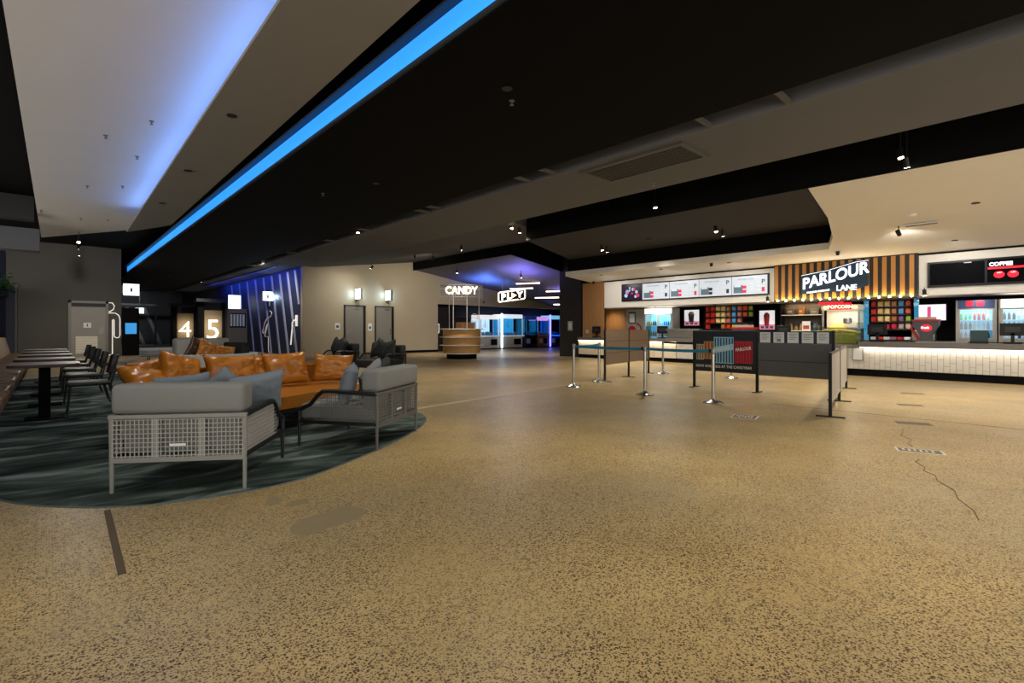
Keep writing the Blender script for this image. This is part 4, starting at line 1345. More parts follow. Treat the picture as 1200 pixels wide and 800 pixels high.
for yy in (6.2, 2.3):
    ceiling_spot((16.85, yy, 2.16), (16.95, yy, 1.0), 25, 'bright small spotlight at the ' + ('left' if yy > 4 else 'right') + ' end of the striped sign', WARM, 2.2, top=2.3)
# coffee screens
t = thing('coffee_screen', 'wide dark menu screen with COFFEE heading and red ovals', 'menu screen', (16.998, 2.26, 2.3), RX)
obj('housing', B(0, 4.2, 0, .05, 0, .66), blackm, t)
obj('left_screen', B(.05, 1.1, -.01, 0, .06, .61), scr_dk, t)
rs = obj('right_screen', B(1.15, 2.3, -.01, 0, .06, .61), scr_dk, t)
obj('third_screen', B(2.35, 3.5, -.01, 0, .06, .61), scr_dk, t)
obj('status_light', B(.72, .86, -.013, -.01, .58, .6), scr_w, t)
text('heading', 'COFFEE', .12, let, rs, (1.18, -.014, .46), (PI / 2, 0, 0), .001, .004)
obj('red_bar', B(1.16, 2.28, -.013, -.01, .38, .43), red_e, rs)
for k in range(2):
    e = lathe([(.085, 0), (.085, .003)], 18)
    for v in e.verts:
        v.co.x *= 1.15
    obj('red_oval', e, red_e, rs, (1.36 + .24 * k, -.01, .24), (PI / 2, 0, 0))
    text('oval_text', 'HOT' if k == 0 else 'ICED', .04, let, rs, (1.32 + .24 * k, -.016, .27), (PI / 2, 0, 0), .0005)

# ------------------------------------------------------------------ behind the counter
SHELF = .88
bc = thing('back_bench', 'dark back bench along the black wall behind the counter', 'bench', (17.85, 11.4, 0), RX)
obj('body', B(0, 13, .05, .7, .0, .84), black, bc)
obj('top', B(0, 13, 0, .7, .84, .88), M('bench_top', '#2a2a2a', .4), bc)
# soffit lamps, added to light the goods along the back bench
for k, y in enumerate([10.6, 8.2, 5.6, 3.2, 1.3, -.5]):
    downlight((17.45, y, 2.098), 40, ordn[k % 5] + (' added soffit downlight over the back bench' if k < 5 else ' added soffit downlight past the back bench end'), target=(18.0, y, 1.0), size=2.4, col=(1, .93, .82))

downlight((17.9, 13.2, 2.098), 50, 'soffit downlight over the timber recess', target=(18.45, 13.2, .8), size=2.4, col=(1, .8, .5))
btl = lathe([(.028, 0), (.032, .01), (.032, .13), (.012, .18), (.012, .21)], 8)
bme = bpy.data.meshes.new('bottle_mesh')
btl.to_mesh(bme)
btl.free()
bme.shade_smooth()
BOT = []
for nm, c in (('amber', '#b8892e'), ('cola', '#2c1512'), ('water', '#bcd9e6'), ('blue', '#2c6fb8'), ('green', '#3f8f4a'), ('red', '#b0202a'), ('cream', '#d9d0b0')):
    m_ = bme.copy()
    m_.materials.append(M('drink_' + nm, c, .2))
    BOT.append((nm, m_))


def fridge(Y, X, wd, ht, z0, doors, label, short, shelves, header, hd_txt=None):
    t = thing('drinks_fridge', label, 'fridge', (X, Y, z0), RX)
    fm = M('fridge_frame', '#a9a7a0', .4, .2)
    wht = M('fridge_inner', '#a8dcec', .5, emit=.4, ecol='#6cc4e6')
    obj('body', B(0, wd, .5, .55, 0, ht), fm, t)
    obj('left_side', B(0, .04, 0, .5, 0, ht), fm, t)
    obj('right_side', B(wd - .04, wd, 0, .5, 0, ht), fm, t)
    obj('base', B(.04, wd - .04, 0, .5, 0, .06), fm, t)
    obj('inner_back', B(.04, wd - .04, .47, .5, .06, ht - .22), wht, t)
    hdp = obj('header', B(.04, wd - .04, -.01, .5, ht - .22, ht), header, t)
    obj('light_tube', B(.06, wd - .06, .04, .08, ht - .26, ht - .225), M('fridge_tube', '#eaf8ff', .4, emit=6, ecol='#d8f2ff'), t)
    area(t, (wd / 2, .1, ht - .28), (0, .3, -1), 5, (.75, .92, 1), wd * .8, .05, roll=(.3, 0, 0))
    dw = (wd - .08) / doors
    for k in range(doors):
        x0 = .04 + k * dw
        dr = obj('door_frame', B(x0, x0 + .04, -.015, .015, .06, ht - .22), fm, t)
        box_ = bmesh.new()
        box(box_, x0 + dw - .04, x0 + dw, -.015, .015, .06, ht - .22)
        box(box_, x0 + .04, x0 + dw - .04, -.015, .015, .06, .1)
        box(box_, x0 + .04, x0 + dw - .04, -.015, .015, ht - .26, ht - .22)
        obj('door_frame', box_, fm, t)
        obj('door_pane', B(x0 + .04, x0 + dw - .04, -.004, .004, .1, ht - .26), clear, t)
        obj('handle', cyl(None, (x0 + dw - .02, -.035, .4), (x0 + dw - .02, -.035, .8), .008, 6), steel, dr)
    zs = [.06 + (ht - .32) * i / shelves for i in range(shelves)]
    for i, z in enumerate(zs):
        if i:
            obj('shelf', B(.04, wd - .04, .03, .46, z - .012, z), M('shelf_wire', '#d8e6ea', .4, emit=.15), t)
        n = int((wd - .16) / .085)
        for k in range(n):
            nm, me = BOT[(i * 3 + k // 3 + int(Y * 3)) % len(BOT)]
            p = t.matrix_basis @ Vector((.1 + k * .085, .12, z + .0005)) if False else None
            lx, ly = .1 + k * .085, .13
            o = bpy.data.objects.new('drink_bottle', me)
            COL.objects.link(o)
            o.location = (X + ly, Y - lx, z0 + z)
            tag(o, nm + ' drink bottle on the ' + ['lowest', 'second', 'third', 'fourth'][i] + ' shelf of the ' + short, 'bottle', nm + ' bottles on shelf ' + ['one', 'two', 'three', 'four'][i] + ' of the ' + short)
    return t, hdp


hw_ = M('fridge_header_white', '#f2efe8', .4, emit=1.0, ecol='#fff4e2')
hb_ = M('fridge_header_dark', '#24324e', .4, emit=.35, ecol='#3a4f7e')
fridge(11.3, 17.75, 1.28, 2.02, .02, 2, 'double-door drinks fridge with lit white header behind the left counter', 'double-door fridge', 4, hw_)
bc.location.y = 9.95
f2, h2 = fridge(1.75, 17.55, .78, 1.08, .881, 1, 'single-door drinks fridge with dark printed header behind the right counter', 'dark-header fridge', 3, hb_)
for k in range(2):
    obj('header_mark', B(.2 + k * .2, .34 + k * .2, -.014, -.01, .92, 1.06), red_e, h2)
f3, h3 = fridge(.94, 17.55, .86, 1.08, .881, 1, 'single-door drinks fridge with white header at the right edge', 'white-header fridge', 3, hw_)
for (X0, Y0, w_) in ((17.55, 1.75, .78), (17.55, .94, .86)):
    pass
# bench end support: fridges at right stand on a lower cabinet
cbn = thing('fridge_bench', 'low dark cabinet carrying the two right fridges', 'bench', (17.5, 1.85, 0), RX)
obj('body', B(0, 1.9, .0, .34, 0, .84), black, cbn)
obj('top', B(0, 1.9, .0, .34, .84, .88), M('bench_top'), cbn)
bc2 = cbn

# poster panel left of the fridge (grey with red emblem)
t = thing('wall_panel', 'grey panel with red round emblem left of the double-door fridge', 'panel', (18.0, 12.32, .0), RX)
obj('board', B(0, .85, .02, .05, 0, 2.05), M('panel_grey', '#9c9a96', .6), t)
obj('top_notice', B(.12, .45, .0, .02, 1.45, 1.95), M('notice_dark', '#4c4a48', .6), t)
obj('notice_paper', B(.16, .41, -.005, .0, 1.5, 1.86), paper, t)
e = lathe([(.2, 0), (.2, .01)], 24)
em = obj('red_emblem', e, red, t, (.28, .02, 1.15), (PI / 2, 0, 0))
text('emblem_text', 'fresh', .13, paper, t, (.14, .0, 1.1), (PI / 2, .0, 0), .002, .002)
arcp = [(.5 + .22 * math.cos(a), .01, 1.2 + .24 * math.sin(a)) for a in [(-70 + i * 16) * PI / 180 for i in range(11)]]
obj('red_swoosh', tube(arcp, .035, 6), red, t)

# stainless warmer on left counter
t = thing('food_warmer', 'stainless steel food warmer on the left counter', 'food warmer', (16.78, 9.75, .872), RX)
obj('cabinet', B(.05, 1.22, .02, .22, 0, .28), steel, t)
obj('hood', prism([(0, -.02), (1.3, -.02), (1.3, .24), (0, .24)], .28, .36), steel, t)
obj('front_glass', B(.1, 1.18, .01, .018, .05, .26), steel_d, t)
# registers
def register(X, Y, z, rz, label):
    t = thing('cash_register', label, 'cash register', (X, Y, z), rz)
    obj('base', B(-.16, .16, -.1, .1, 0, .04, .01, 1), blackm, t)
    obj('neck', B(-.03, .03, -.02, .03, .04, .24), blackm, t)
    s = B(-.21, .21, -.02, .02, .18, .46, .008, 1)
    obj('monitor', s, blackm, t)
    obj('rear_plate', B(-.12, .12, -.035, -.02, .26, .38), M('reg_plate', '#26262a', .4), t)


register(16.9, 13.05, .872, RX, 'black cash register at the left end of the counter')
register(16.93, 9.98, .872, RX + .1, 'black cash register beside the stainless warmer')
register(15.75, 3.1, .882, RX, 'black cash register before the right candy rack')
register(15.8, .62, .882, RX, 'black cash register before the right-hand fridge')
register(16.93, 5.75, .872, RX, 'black cash register below the jar shelves')
t = thing('wall_switch', 'small white plate on the timber wall', 'switch', (17.04, 13.72, 1.05), RX)
obj('plate', B(0, .13, -.0, .018, 0, .13), paper, t)
obj('button', B(.04, .09, -.008, 0, .04, .09), steel_d, t)
t = thing('column_notice', 'white notice on the black column', 'notice', (16.985, 14.7, 1.15), RX)
obj('panel', B(0, .26, 0, .014, 0, .42), M('notice_grey', '#a9aaa8', .6), t)
obj('print', B(.05, .21, -.003, 0, .08, .34), paper, t)

# poster screens
sk = M('poster_white', '#e8e6ea', .4, emit=.55, ecol='#e6e4ea')
pkx = M('poster_pink', '#d88a94', .4, emit=.4, ecol='#d07a86')
dkx = M('cup_dark', '#3a1f1c', .5)


def poster_screen(Y, z0, w_, h_, label, kind):
    t = thing('promo_screen', label, 'screen', (18.35, Y, z0), RX)
    obj('housing', B(-.03, w_ + .03, 0, .24, -.03, h_ + .03), blackm, t)
    s = obj('screen', B(0, w_, -.01, 0, 0, h_), sk, t)
    obj('lower_picture', B(0, w_, -.012, -.01, 0, h_ * .28), pkx, s)
    obj('cup_picture', lathe([(w_ * .14, 0), (w_ * .19, h_ * .5)], 14), dkx if kind == 0 else red, s, (w_ * .5, -.03 - w_ * .0, h_ * .2), None)
    obj('cup_top', lathe([(w_ * .2, 0), (w_ * .2, h_ * .04), (w_ * .12, h_ * .16), (w_ * .03, h_ * .2)], 14), M('cream_top', '#a89a94', .5) if kind == 0 else M('froth', '#8a3a22', .5), s, (w_ * .5, -.03, h_ * .7), smooth=True)
    for k in range(3):
        obj('caption', B(w_ * (.1 + .3 * k), w_ * (.3 + .3 * k), -.014, -.012, h_ * .06, h_ * .18), M('caption_blue', '#2a3f86', .5, emit=.2), s)


poster_screen(9.85, 1.36, .6, .6, 'promo screen with dark frothy drink left of the left candy rack', 0)
poster_screen(7.02, 1.2, .5, .66, 'promo screen with red drink right of the left candy rack', 1)

# candy racks
cand = {}


def candy_mesh(c):
    if c not in cand:
        bm = bmesh.new()
        g = [(-.075, 0), (.075, 0), (.08, .02), (.08, .16), (.075, .18), (-.075, .18), (-.08, .16), (-.08, .02)]
        f = [bm.verts.new((x, -.012, z)) for x, z in g]
        m_ = [bm.verts.new((x * .75, -.045, .09 + (z - .09) * .7)) for x, z in g]
        k_ = [bm.verts.new((x, .012, z)) for x, z in g]
        n = len(g)
        bm.faces.new(m_)
        bm.faces.new(k_[::-1])
        for i in range(n):
            j = (i + 1) % n
            bm.faces.new((f[i], f[j], m_[j], m_[i]))
            bm.faces.new((k_[i], k_[j], f[j], f[i]))
        bmesh.ops.recalc_face_normals(bm, faces=bm.faces[:])
        me = bpy.data.meshes.new('candy_bag')
        bm.to_mesh(me)
        bm.free()
        me.materials.append(M('wrap_' + c.strip('#'), c, .35, var=.3, scale=22))
        cand[c] = me
    return cand[c]


CN = {'#d42a18': 'red', '#e8c98a': 'cream', '#a9652a': 'brown', '#3f9ad6': 'sky blue', '#e04a1a': 'orange red', '#9bc62a': 'lime green', '#7a4a8a': 'purple', '#b0a59a': 'grey', '#c01c3a': 'crimson', '#c86a5a': 'salmon', '#d9b8a8': 'pale pink'}


def rack(Y, z0, w_, h_, cols, rows, label, short, grid, cw):
    t = thing('candy_rack', label, 'candy rack', (18.3, Y, z0), RX)
    obj('back_board', B(0, w_, .12, .16, 0, h_), black, t)
    rh = h_ / rows
    for r in range(rows):
        z = h_ - (r + 1) * rh + .02
        obj('shelf', B(0, w_, -.05, .12, z - .012, z), blackm, t)
        obj('price_strip', B(0, w_, -.056, -.05, z - .02, z + .006), M('strip_dark', '#241c1c', .5), t)
    for sx in (-.02, w_):
        obj('side_panel', B(sx, sx + .02, -.06, .16, 0, h_), black, t)
    for r, row in enumerate(grid):
        z = h_ - (r + 1) * rh + .02
        for c_, col in enumerate(row):
            if not col:
                continue
            o = bpy.data.objects.new('candy_bag', candy_mesh(col))
            COL.objects.link(o)
            lx = (c_ + .5) * w_ / cols
            o.location = (18.3 + .06, Y - lx, z0 + z)
            o.rotation_euler = (0, 0, RX)
            o.scale = (cw / .17, 1.6, min(1, (rh - .03) / .18))
            rn = ['top', 'second', 'third', 'lowest'][r]
            tag(o, f'{CN[col]} candy bag in the {rn} row, {short}, {["first", "second", "third", "fourth", "fifth", "sixth", "seventh", "eighth", "ninth"][c_]} from left', 'candy bag', 'candy bags on the ' + short)


R, C, Br, S, O, G, Pu, Gy, Cr, Sa, Pp = '#d42a18', '#e8c98a', '#a9652a', '#3f9ad6', '#e04a1a', '#9bc62a', '#7a4a8a', '#b0a59a', '#c01c3a', '#c86a5a', '#d9b8a8'
rack(9.0, 1.2, 1.8, .88, 9, 4, 'black candy rack with colourful bags behind the left counter', 'left candy rack',
     [[R, R, C, C, Br, S, Sa, O, G], [R, R, C, C, Br, S, Sa, O, G], [R, R, C, C, Sa, S, Sa, None, None], [R, None, None, Br, R, G, Gy, Gy, None]], .17)
rack(3.78, 1.18, 1.0, .9, 6, 4, 'black candy rack with colourful bags right of the popcorn machine', 'right candy rack',
     [[R, C, C, Br, S, O], [R, C, C, Br, S, O], [R, C, C, Br, Pu, G], [None, None, Cr, Cr, Gy, Pp]], .15)
t = thing('candy_tray', 'low row of packets on a tray under the right candy rack', 'tray', (18.0, 3.75, .882), RX)
obj('tray', B(0, .98, 0, .25, 0, .02), blackm, t)
for k, c in enumerate(['#c9c9cf', R, '#d8d8d8', '#8a6a78', Cr, '#e4e4e8']):
    obj('packet', B(.03 + k * .16, .17 + k * .16, .03, .2, .02, .1, .01, 1), M('packet%d' % k, c, .4), t)
# glowing bottle column beside rack
for k, (Y, lb) in enumerate([(3.92, 'narrow glass display column left of the right candy rack'), (2.72, 'narrow glass display column right of the right candy rack')]):
    t = thing('glass_column', lb, 'display case', (18.15, Y, .882), RX)
    obj('core', B(.01, .11, .03, .13, 0, 1.2), M('column_cyan', '#5fb6d8', .2, var=.7, scale=14, emit=.5, ecol='#4aa6cc'), t)
    obj('glass', B(0, .12, .01, .02, 0, 1.2), clear, t)
    obj('cap', B(-.01, .13, 0, .14, 1.2, 1.22), steel_d, t)

# jar shelves behind the dark screens
t = thing('jar_shelf', 'open timber-lit shelves with jars below the striped sign', 'shelf', (18.2, 6.25, .882), RX)
obj('back_board', B(0, 1.2, .3, .34, 0, 1.2), M('shelf_brown', '#3a2c1c', .6), t)
for z in (.26, .78):
    obj('shelf', B(0, 1.2, 0, .3, z, z + .03), wood_d, t)
    obj('light_edge', B(0, 1.2, -.008, 0, z + .004, z + .026), M('edge_glow', '#d8c8a0', .4, emit=.4), t)
for sx in (-.04, 1.2):
    obj('side_panel', B(sx, sx + .04, 0, .34, 0, 1.22), blackm, t)
area(t, (.6, .1, 1.15), (0, .3, -1), 6, (1, .8, .5), 1.0, .08, roll=(.3, 0, 0))
jarm = M('jar_content', '#9a7a4a', .4, var=.6, scale=30)
for k, x in enumerate([.12, .27, .42, .57, .84, .97, 1.1]):
    t = thing('candy_jar', ['first', 'second', 'third', 'fourth', 'fifth', 'sixth', 'seventh'][k] + ' lidded candy jar on the lower jar shelf, from the left', 'jar', (18.3, 6.25 - x, .882 + .29), 0, 'candy jars on the lower shelf')
    s = 1 + .35 * (k % 2)
    obj('jar_body', lathe([(.05, 0), (.06, .03), (.055 * 1, .1 * s), (.035, .13 * s)], 12), jarm, t, smooth=True)
    obj('lid', lathe([(.04, .13 * s), (.04, .15 * s), (.012, .16 * s), (.012, .18 * s)], 10), steel_d, t, smooth=True)
for k, (x, w_, h_, c, lb) in enumerate([(.1, .26, .24, '#6a6258', 'grey striped popcorn box on the upper jar shelf'), (.48, .16, .24, '#b5701e', 'amber popcorn tub on the upper jar shelf'), (.82, .28, .2, '#8f8a80', 'pale printed box on the upper jar shelf')]):
    t = thing('popcorn_box', lb, 'box', (18.3, 6.25 - x, .882 + .81), RX)
    bm = prism([(0, 0), (w_, 0), (w_, .12), (0, .12)], 0, h_)
    for v in bm.verts:
        if v.co.z < .01:
            v.co.x = w_ / 2 + (v.co.x - w_ / 2) * .8
    obj('box_body', bm, M('pbox%d' % k, c, .6, var=.2), t)
    obj('front_label', B(w_ * .25, w_ * .75, -.01, -.004, h_ * .3, h_ * .6), M('label_pale', '#c9c0ae', .6), t)
t = thing('price_card', 'white price card standing among the candy jars', 'card', (18.21, 5.62, .882 + .29), RX)
obj('card', B(0, .24, 0, .008, 0, .3), M('card_white', '#dcd0c6', .6, emit=.25), t)
obj('print', B(.03, .21, -.003, 0, .04, .16), M('card_print', '#b5523a', .6), t)

# popcorn machine
pm = thing('popcorn_machine', 'stainless popcorn warmer with red lit POPCORN header', 'popcorn machine', (17.9, 4.96, .882), RX)
obj('base', B(0, 1.0, 0, .55, 0, .36), steel, pm)
obj('back', B(0, 1.0, .5, .55, .36, .92), M('pm_inner', '#cfc6b4', .35, emit=.25), pm)
for px in (0, .96):
    obj('post', B(px, px + .04, 0, .04, .36, .92), steel, pm)
obj('side_panel', B(.98, 1.0, .04, .5, .36, .92), clear, pm)
hd = obj('header', B(-.02, 1.02, -.02, .55, .92, 1.08, .02, 1), M('header_pale', '#d8cbb6', .4, emit=.3), pm)
obj('header_arch', prism([(.2, -.03), (.8, -.03), (.8, -.02), (.2, -.02)], .93, 1.14), red_e, hd)
text('header_text', 'POPCORN', .14, M('pop_letters', '#ffe0c0', .4, emit=2.5, ecol='#ffd0a0'), hd, (.5, -.036, .97), (PI / 2, 0, 0), .002, .004, 'CENTER')
for px in (.1, .9):
    obj('header_lamp', lathe([(.04, -.01), (.05, 0), (.04, .01)], 10), M('pop_lamp', '#ffd870', .4, emit=3), hd, (px, -.03, 1.0), (PI / 2, 0, 0))
obj('kettle', lathe([(.08, 0), (.12, .03), (.12, .16), (.06, .2)], 16), steel, pm, (.62, .3, .5), smooth=True)
obj('popcorn_pile', lathe([(.3, .0), (.24, .06), (.1, .12), (.02, .14)], 16), M('popcorn_gold'), pm, (.35, .28, .36), smooth=True)
area(pm, (.5, .2, .9), (0, 0, -1), 6, (1, .88, .7), .8, .2)
t = thing('red_strip_sign', 'small red glowing strip under the striped sign', 'sign', (16.84, 4.75, 1.955), RX)
obj('panel', B(0, .62, 0, .05, -.02, .05), red_e, t)

# dome promo unit on left counter
def dome_unit(X, Y, z, s, label, tall):
    t = thing('slush_machine', label, 'drink machine', (X, Y, z), RX)
    gm = M('unit_grey', '#4a4a4e', .4)
    pr = []
    if tall:
        g = [(.16, 0), (.44, 0), (.44, .22), (.6, .5), (.6, .62), (0, .62), (0, .5), (.16, .22)]
    else:
        g = [(.06, 0), (.54, 0), (.6, .12), (.6, .3), (0, .3), (0, .12)]
    g = [(a * s, b__ * s) for a, b__ in g]
    bm = bmesh.new()
    a_ = [bm.verts.new((x, 0, zz)) for x, zz in g]
    b2 = [bm.verts.new((x, .3 * s, zz)) for x, zz in g]
    bm.faces.new(a_)
    bm.faces.new(b2[::-1])
    for i in range(len(g)):
        j = (i + 1) % len(g)
        bm.faces.new((a_[i], b2[i], b2[j], a_[j]))
    obj('body', bm, gm, t)
    top = g[3][1] if not tall else g[4][1]
    obj('red_rim', prism([(-.02 * s, -.02 * s), (.62 * s, -.02 * s), (.62 * s, .32 * s), (-.02 * s, .32 * s)], top, top + .05 * s), red, t)
    obj('lid', prism([(.05 * s, .02), (.55 * s, .02), (.5 * s, .28 * s), (.1 * s, .28 * s)], top + .05 * s, top + .12 * s), M('unit_lid', '#b9a79a', .4), t)
    e = lathe([(.1 * s, 0), (.1 * s, .008)], 22)
    for v in e.verts:
        v.co.x *= 1.3
    obj('red_emblem', e, red_e, t, (.32 * s, 0, (.42 if tall else .16) * s), (PI / 2, 0, 0))
    text('emblem_text', 'fresh', .09 * s, let, t, (.21 * s, -.012, (.4 if tall else .13) * s), (PI / 2, 0, 0), .001, .002)
    if tall:
        obj('red_pipe', tube([(.0, .05, .5 * s), (-.04 * s, .05, .4 * s), (.06 * s, .05, .25 * s), (.12 * s, .05, .1 * s), (.1 * s, .05, .02 * s)], .035 * s, 6), red, t, smooth=True)
    return t


dome_unit(16.82, 7.32, .872, 1.15, 'low red and grey promo drink unit behind the dark queue screen', False)
dome_unit(16.0, 2.42, .882, .85, 'grey drink machine with red oval emblem on the right counter', True)
t = thing('cup_dispenser', 'steel drink dispenser below the television', 'drink machine', (16.9, 2.6, .0), RX)
obj('cabinet', B(0, .55, 0, .4, 0, .86), black, t)
obj('body', B(.02, .5, .0, .35, .86, 1.2, .04, 2), steel, t)
obj('screen', B(.1, .38, -.01, 0, 1.24, 1.36), M('disp_screen', '#7a3048', .4, emit=.3), t)
obj('head', B(.05, .45, .02, .3, 1.2, 1.4), blackm, t)
t = thing('television', 'wall television with pale pink picture above the drink machines', 'television', (18.2, 2.62, 1.46), RX)
obj('housing', B(-.02, .62, 0, .05, -.02, .46), blackm, t)
s = obj('screen', B(0, .6, -.008, 0, 0, .44), M('tv_pale', '#e8dcea', .4, emit=.9, ecol='#eadbe8'), t)
obj('pink_figure', prism([(.2, -.012), (.28, -.012), (.28, -.008), (.2, -.008)], 0, .38), M('tv_pink', '#d8508a', .4, emit=.6, ecol='#d04a84'), s)
obj('pink_floor', B(0, .24, -.011, -.008, 0, .1), M('tv_rose', '#d88ab0', .4, emit=.6, ecol='#d07aa6'), s)
obj('wall_bracket', B(.2, .4, .05, .39, .1, .3), blackm, t)
t = thing('counter_tray', 'pale tray mat lying on the right counter', 'tray', (15.6, 2.3, .882), RX)
obj('mat', B(0, .95, 0, .3, 0, .02), M('mat_blue', '#9fb2bc', .5), t)
obj('rim', tube([(0, 0, .02), (.95, 0, .02), (.95, .3, .02), (0, .3, .02)], .01, 5, None, True), steel_d, t)
t = thing('display_card', 'dark green card display on the right counter before the fridge', 'display', (15.75, 1.32, .882), RX)
obj('box', B(0, .3, 0, .12, 0, .3), M('card_green', '#2c4a4e', .5), t)
obj('ledge', B(-.01, .31, -.02, .0, 0, .05), blackm, t)

# ------------------------------------------------------------------ rope barrier posts
PO = {}
def stanchion(x, y, label, belt_to=None, bm_=None):
    t = thing('barrier_post', label, 'barrier post', (x, y, 0), 0, 'rope barrier posts')
    obj('base', lathe([(.16, 0), (.165, .008), (.15, .022), (.05, .05), (.03, .075)], 28), steel, t, smooth=True)
    obj('pole', lathe([(.029, .06), (.029, .8)], 16), steel, t, smooth=True)
    obj('head', lathe([(.034, .8), (.036, .81), (.036, .885), (.03, .9)], 16), steel_d, t, smooth=True)
    if belt_to:
        d = Vector((belt_to[0] - x, belt_to[1] - y))
        L_ = d.length
        a = math.atan2(d.y, d.x)
        bm = bmesh.new()
        n = 12
        for k in range(n):
            pass
        va = []
        for k in range(n + 1):
            u = k / n
            sag = -.012 * 4 * u * (1 - u)
            px = .035 + u * (L_ - .07)
            va.append([bm.verts.new((px, s, .822 + h_ + sag)) for s, h_ in ((-.0015, 0), (.0015, 0), (.0015, .05), (-.0015, .05))])
        for k in range(n):
            for i in range(4):
                bm.faces.new((va[k][i], va[k][(i + 1) % 4], va[k + 1][(i + 1) % 4], va[k + 1][i]))
        obj('belt', bm, bm_ or blue_belt, t, None, (0, 0, a))
        obj('belt_clip', B(L_ - .07, L_ - .03, -.012, .012, .815, .88), blackm, t, None, (0, 0, a))
    return t


S1, S2, S3, S4, S5, S6 = (8.09, 6.84), (8.05, 5.10), (7.98, 3.78), (9.31, 7.11), (12.31, 7.24), (12.36, 5.4)
stanchion(*S1, 'front left chrome barrier post with blue belt', S2)
stanchion(*S2, 'front middle chrome barrier post with blue belt', S3)
stanchion(*S3, 'front right chrome barrier post nearest the viewer')
stanchion(*S4, 'chrome barrier post at the left edge of the timber screen', S1)
stanchion(*S5, 'chrome barrier post with black belt behind the timber screen', S6, M('black_webbing', '#17191c', .7))
stanchion(*S6, 'chrome barrier post behind the dark queue screen')

# ------------------------------------------------------------------ queue screens
def screen_post(t, x, h_, fm, foot=.32, fw=.05, ang=0):
    obj('post', B(x - .025, x + .025, -.02, .02, .012, h_, .004, 1), fm, t)
    obj('foot', B(x - foot / 2 if ang else x - .04, x + foot / 2 if ang else x + .04, -.06 if ang else -foot / 2, .06 if ang else foot / 2, 0, .012), fm, t)


# timber screen from (9.41,7.02) to (12.14,7.58)
a = math.atan2(.56, 2.73)
t = thing('queue_screen', 'timber laminate queue screen on dark posts', 'queue screen', (9.41, 7.02, 0), a)
L_ = math.hypot(2.73, .56)
for x in (0, L_ / 2, L_):
    screen_post(t, x, 1.2, M('bronze_post', '#2a211a', .45, .3))
for k in range(2):
    obj('panel', B(.03 + k * L_ / 2, L_ / 2 - .03 + k * L_ / 2, -.012, .012, .38, 1.19, .003, 1), wood_d, t)
    for z in (.65, .92):
        obj('groove', B(.03 + k * L_ / 2, L_ / 2 - .03 + k * L_ / 2, -.0135, -.011, z, z + .006), black, t)
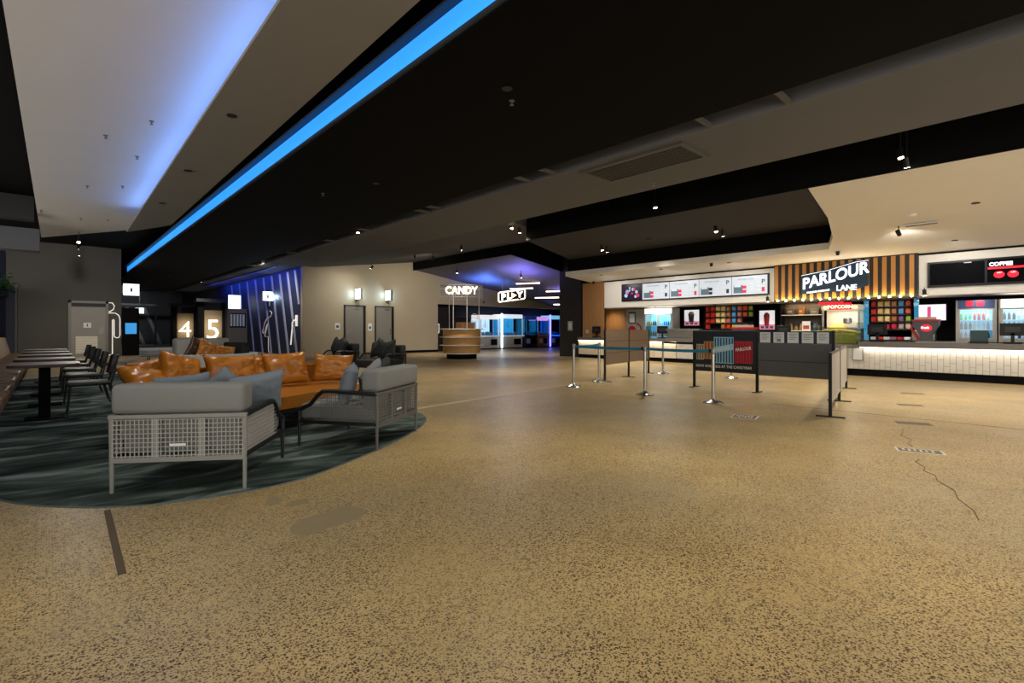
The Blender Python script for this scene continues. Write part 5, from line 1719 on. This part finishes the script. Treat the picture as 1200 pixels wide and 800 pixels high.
# dark screen along X = 9.95 from Y 5.12 to 2.55
t = thing('queue_screen', 'dark queue screen with candy poster and row of paper notices', 'queue screen', (9.95, 5.12, 0), RX)
for x in (0, 1.27, 2.54):
    screen_post(t, x, 1.18, blackm)
pn = obj('poster_panel', B(.02, 1.25, -.02, .02, .345, 1.18, .003, 1), M('poster_navy', '#0f1822', .5), t)
dkp = M('screen_slate', '#55585c', .6, var=.06)
obj('upper_panel', B(1.29, 2.52, -.014, .014, .62, .94), dkp, t)
obj('lower_panel', B(1.29, 2.52, -.014, .014, .33, .612), dkp, t)
obj('shadow_gap', B(1.29, 2.52, -.008, .008, .6, .63), black, t)
obj('notice_panel', B(1.29, 2.52, -.016, .014, .945, 1.17), M('notice_navy', '#152834', .5), t)
for (x0, x1, z0, z1, c, lc_) in [(.06, .22, .58, .9, '#b7a184', '#6f5f4c'), (.22, .42, .6, .96, '#c08a4e', '#7a4a24'), (.43, .83, .52, 1.05, '#8fc3dc', '#1d3a52'), (.85, 1.19, .54, .97, '#c21a2c', '#7c1020')]:
    b__ = obj('poster_box', B(x0, x1, -.026, -.02, z0, z1), M('poster_' + c.strip('#'), c, .5), pn)
    n = max(3, int((x1 - x0) / .055))
    for k in range(n):
        xx = x0 + (k + .35) * (x1 - x0) / n
        obj('poster_stripe', B(xx, xx + (x1 - x0) / n * .45, -.028, -.026, z0 + .02, z1 - .02), M('stripe_' + lc_.strip('#'), lc_, .5), b__)
lw = M('poster_letter', '#e6e2d8', .5)
o = text('poster_lettering', 'PARLOUR', .085, lw, pn, (.87, -.03, .77), (PI / 2, 0, 0), .001, .002, 'LEFT', 0, .8)
sheared(o, .12)
obj('label_band', prism([(.43, -.032), (.83, -.032), (.83, -.028), (.43, -.028)], lambda x, y: .72 + .2 * (x - .43), lambda x, y: .84 + .2 * (x - .43)), M('label_blue', '#a9d4e8', .5), pn)
o = text('poster_lettering', 'PARLOUR', .075, M('letter_cream', '#dfe6d8', .5), pn, (.47, -.034, .755), (PI / 2, 0, 0), .001, .002, 'LEFT', 0, .85)
sheared(o, .2)
text('poster_slogan', 'NOW AVAILABLE AT THE CANDYBAR', .075, lw, pn, (.05, -.022, .43), (PI / 2, 0, 0), .001, .001, 'LEFT', 0, .88)
for k in range(5):
    x0 = 1.33 + k * .24
    nt_ = obj('paper_notice', B(x0, x0 + .185, -.02, -.016, .955, 1.15), paper, t)
    for i in range(4):
        obj('print_line', B(x0 + .03, x0 + .155 - .03 * (i % 2), -.0215, -.02, 1.11 - i * .03, 1.12 - i * .03), M('print_grey', '#80858a', .6), nt_)
    if k == 1:
        obj('print_picture', B(x0 + .06, x0 + .13, -.022, -.02, .975, 1.02), M('print_grey'), nt_)
# low screen from (7.87,2.08) to (11.94,2.87)
a = math.atan2(.79, 4.07)
t = thing('queue_screen', 'low black-framed queue screen with pale panels, seen end-on', 'queue screen', (7.87, 2.08, 0), a)
L_ = math.hypot(.79, 4.07)
for x in (0, 1.9, L_):
    screen_post(t, x, .88, M('matte_black', '#0d0d0e', .8), .34)
pp = M('pale_screen', '#a89f92', .5, var=.06)
for (x0, x1) in ((.04, 1.86), (1.94, L_ - .04)):
    obj('panel', B(x0, x1, -.012, .012, .2, .85), pp, t)
    obj('top_rail', B(x0, x1, -.018, .018, .85, .88), frame_b, t)
    obj('bottom_rail', B(x0, x1, -.018, .018, .18, .2), pp, t)
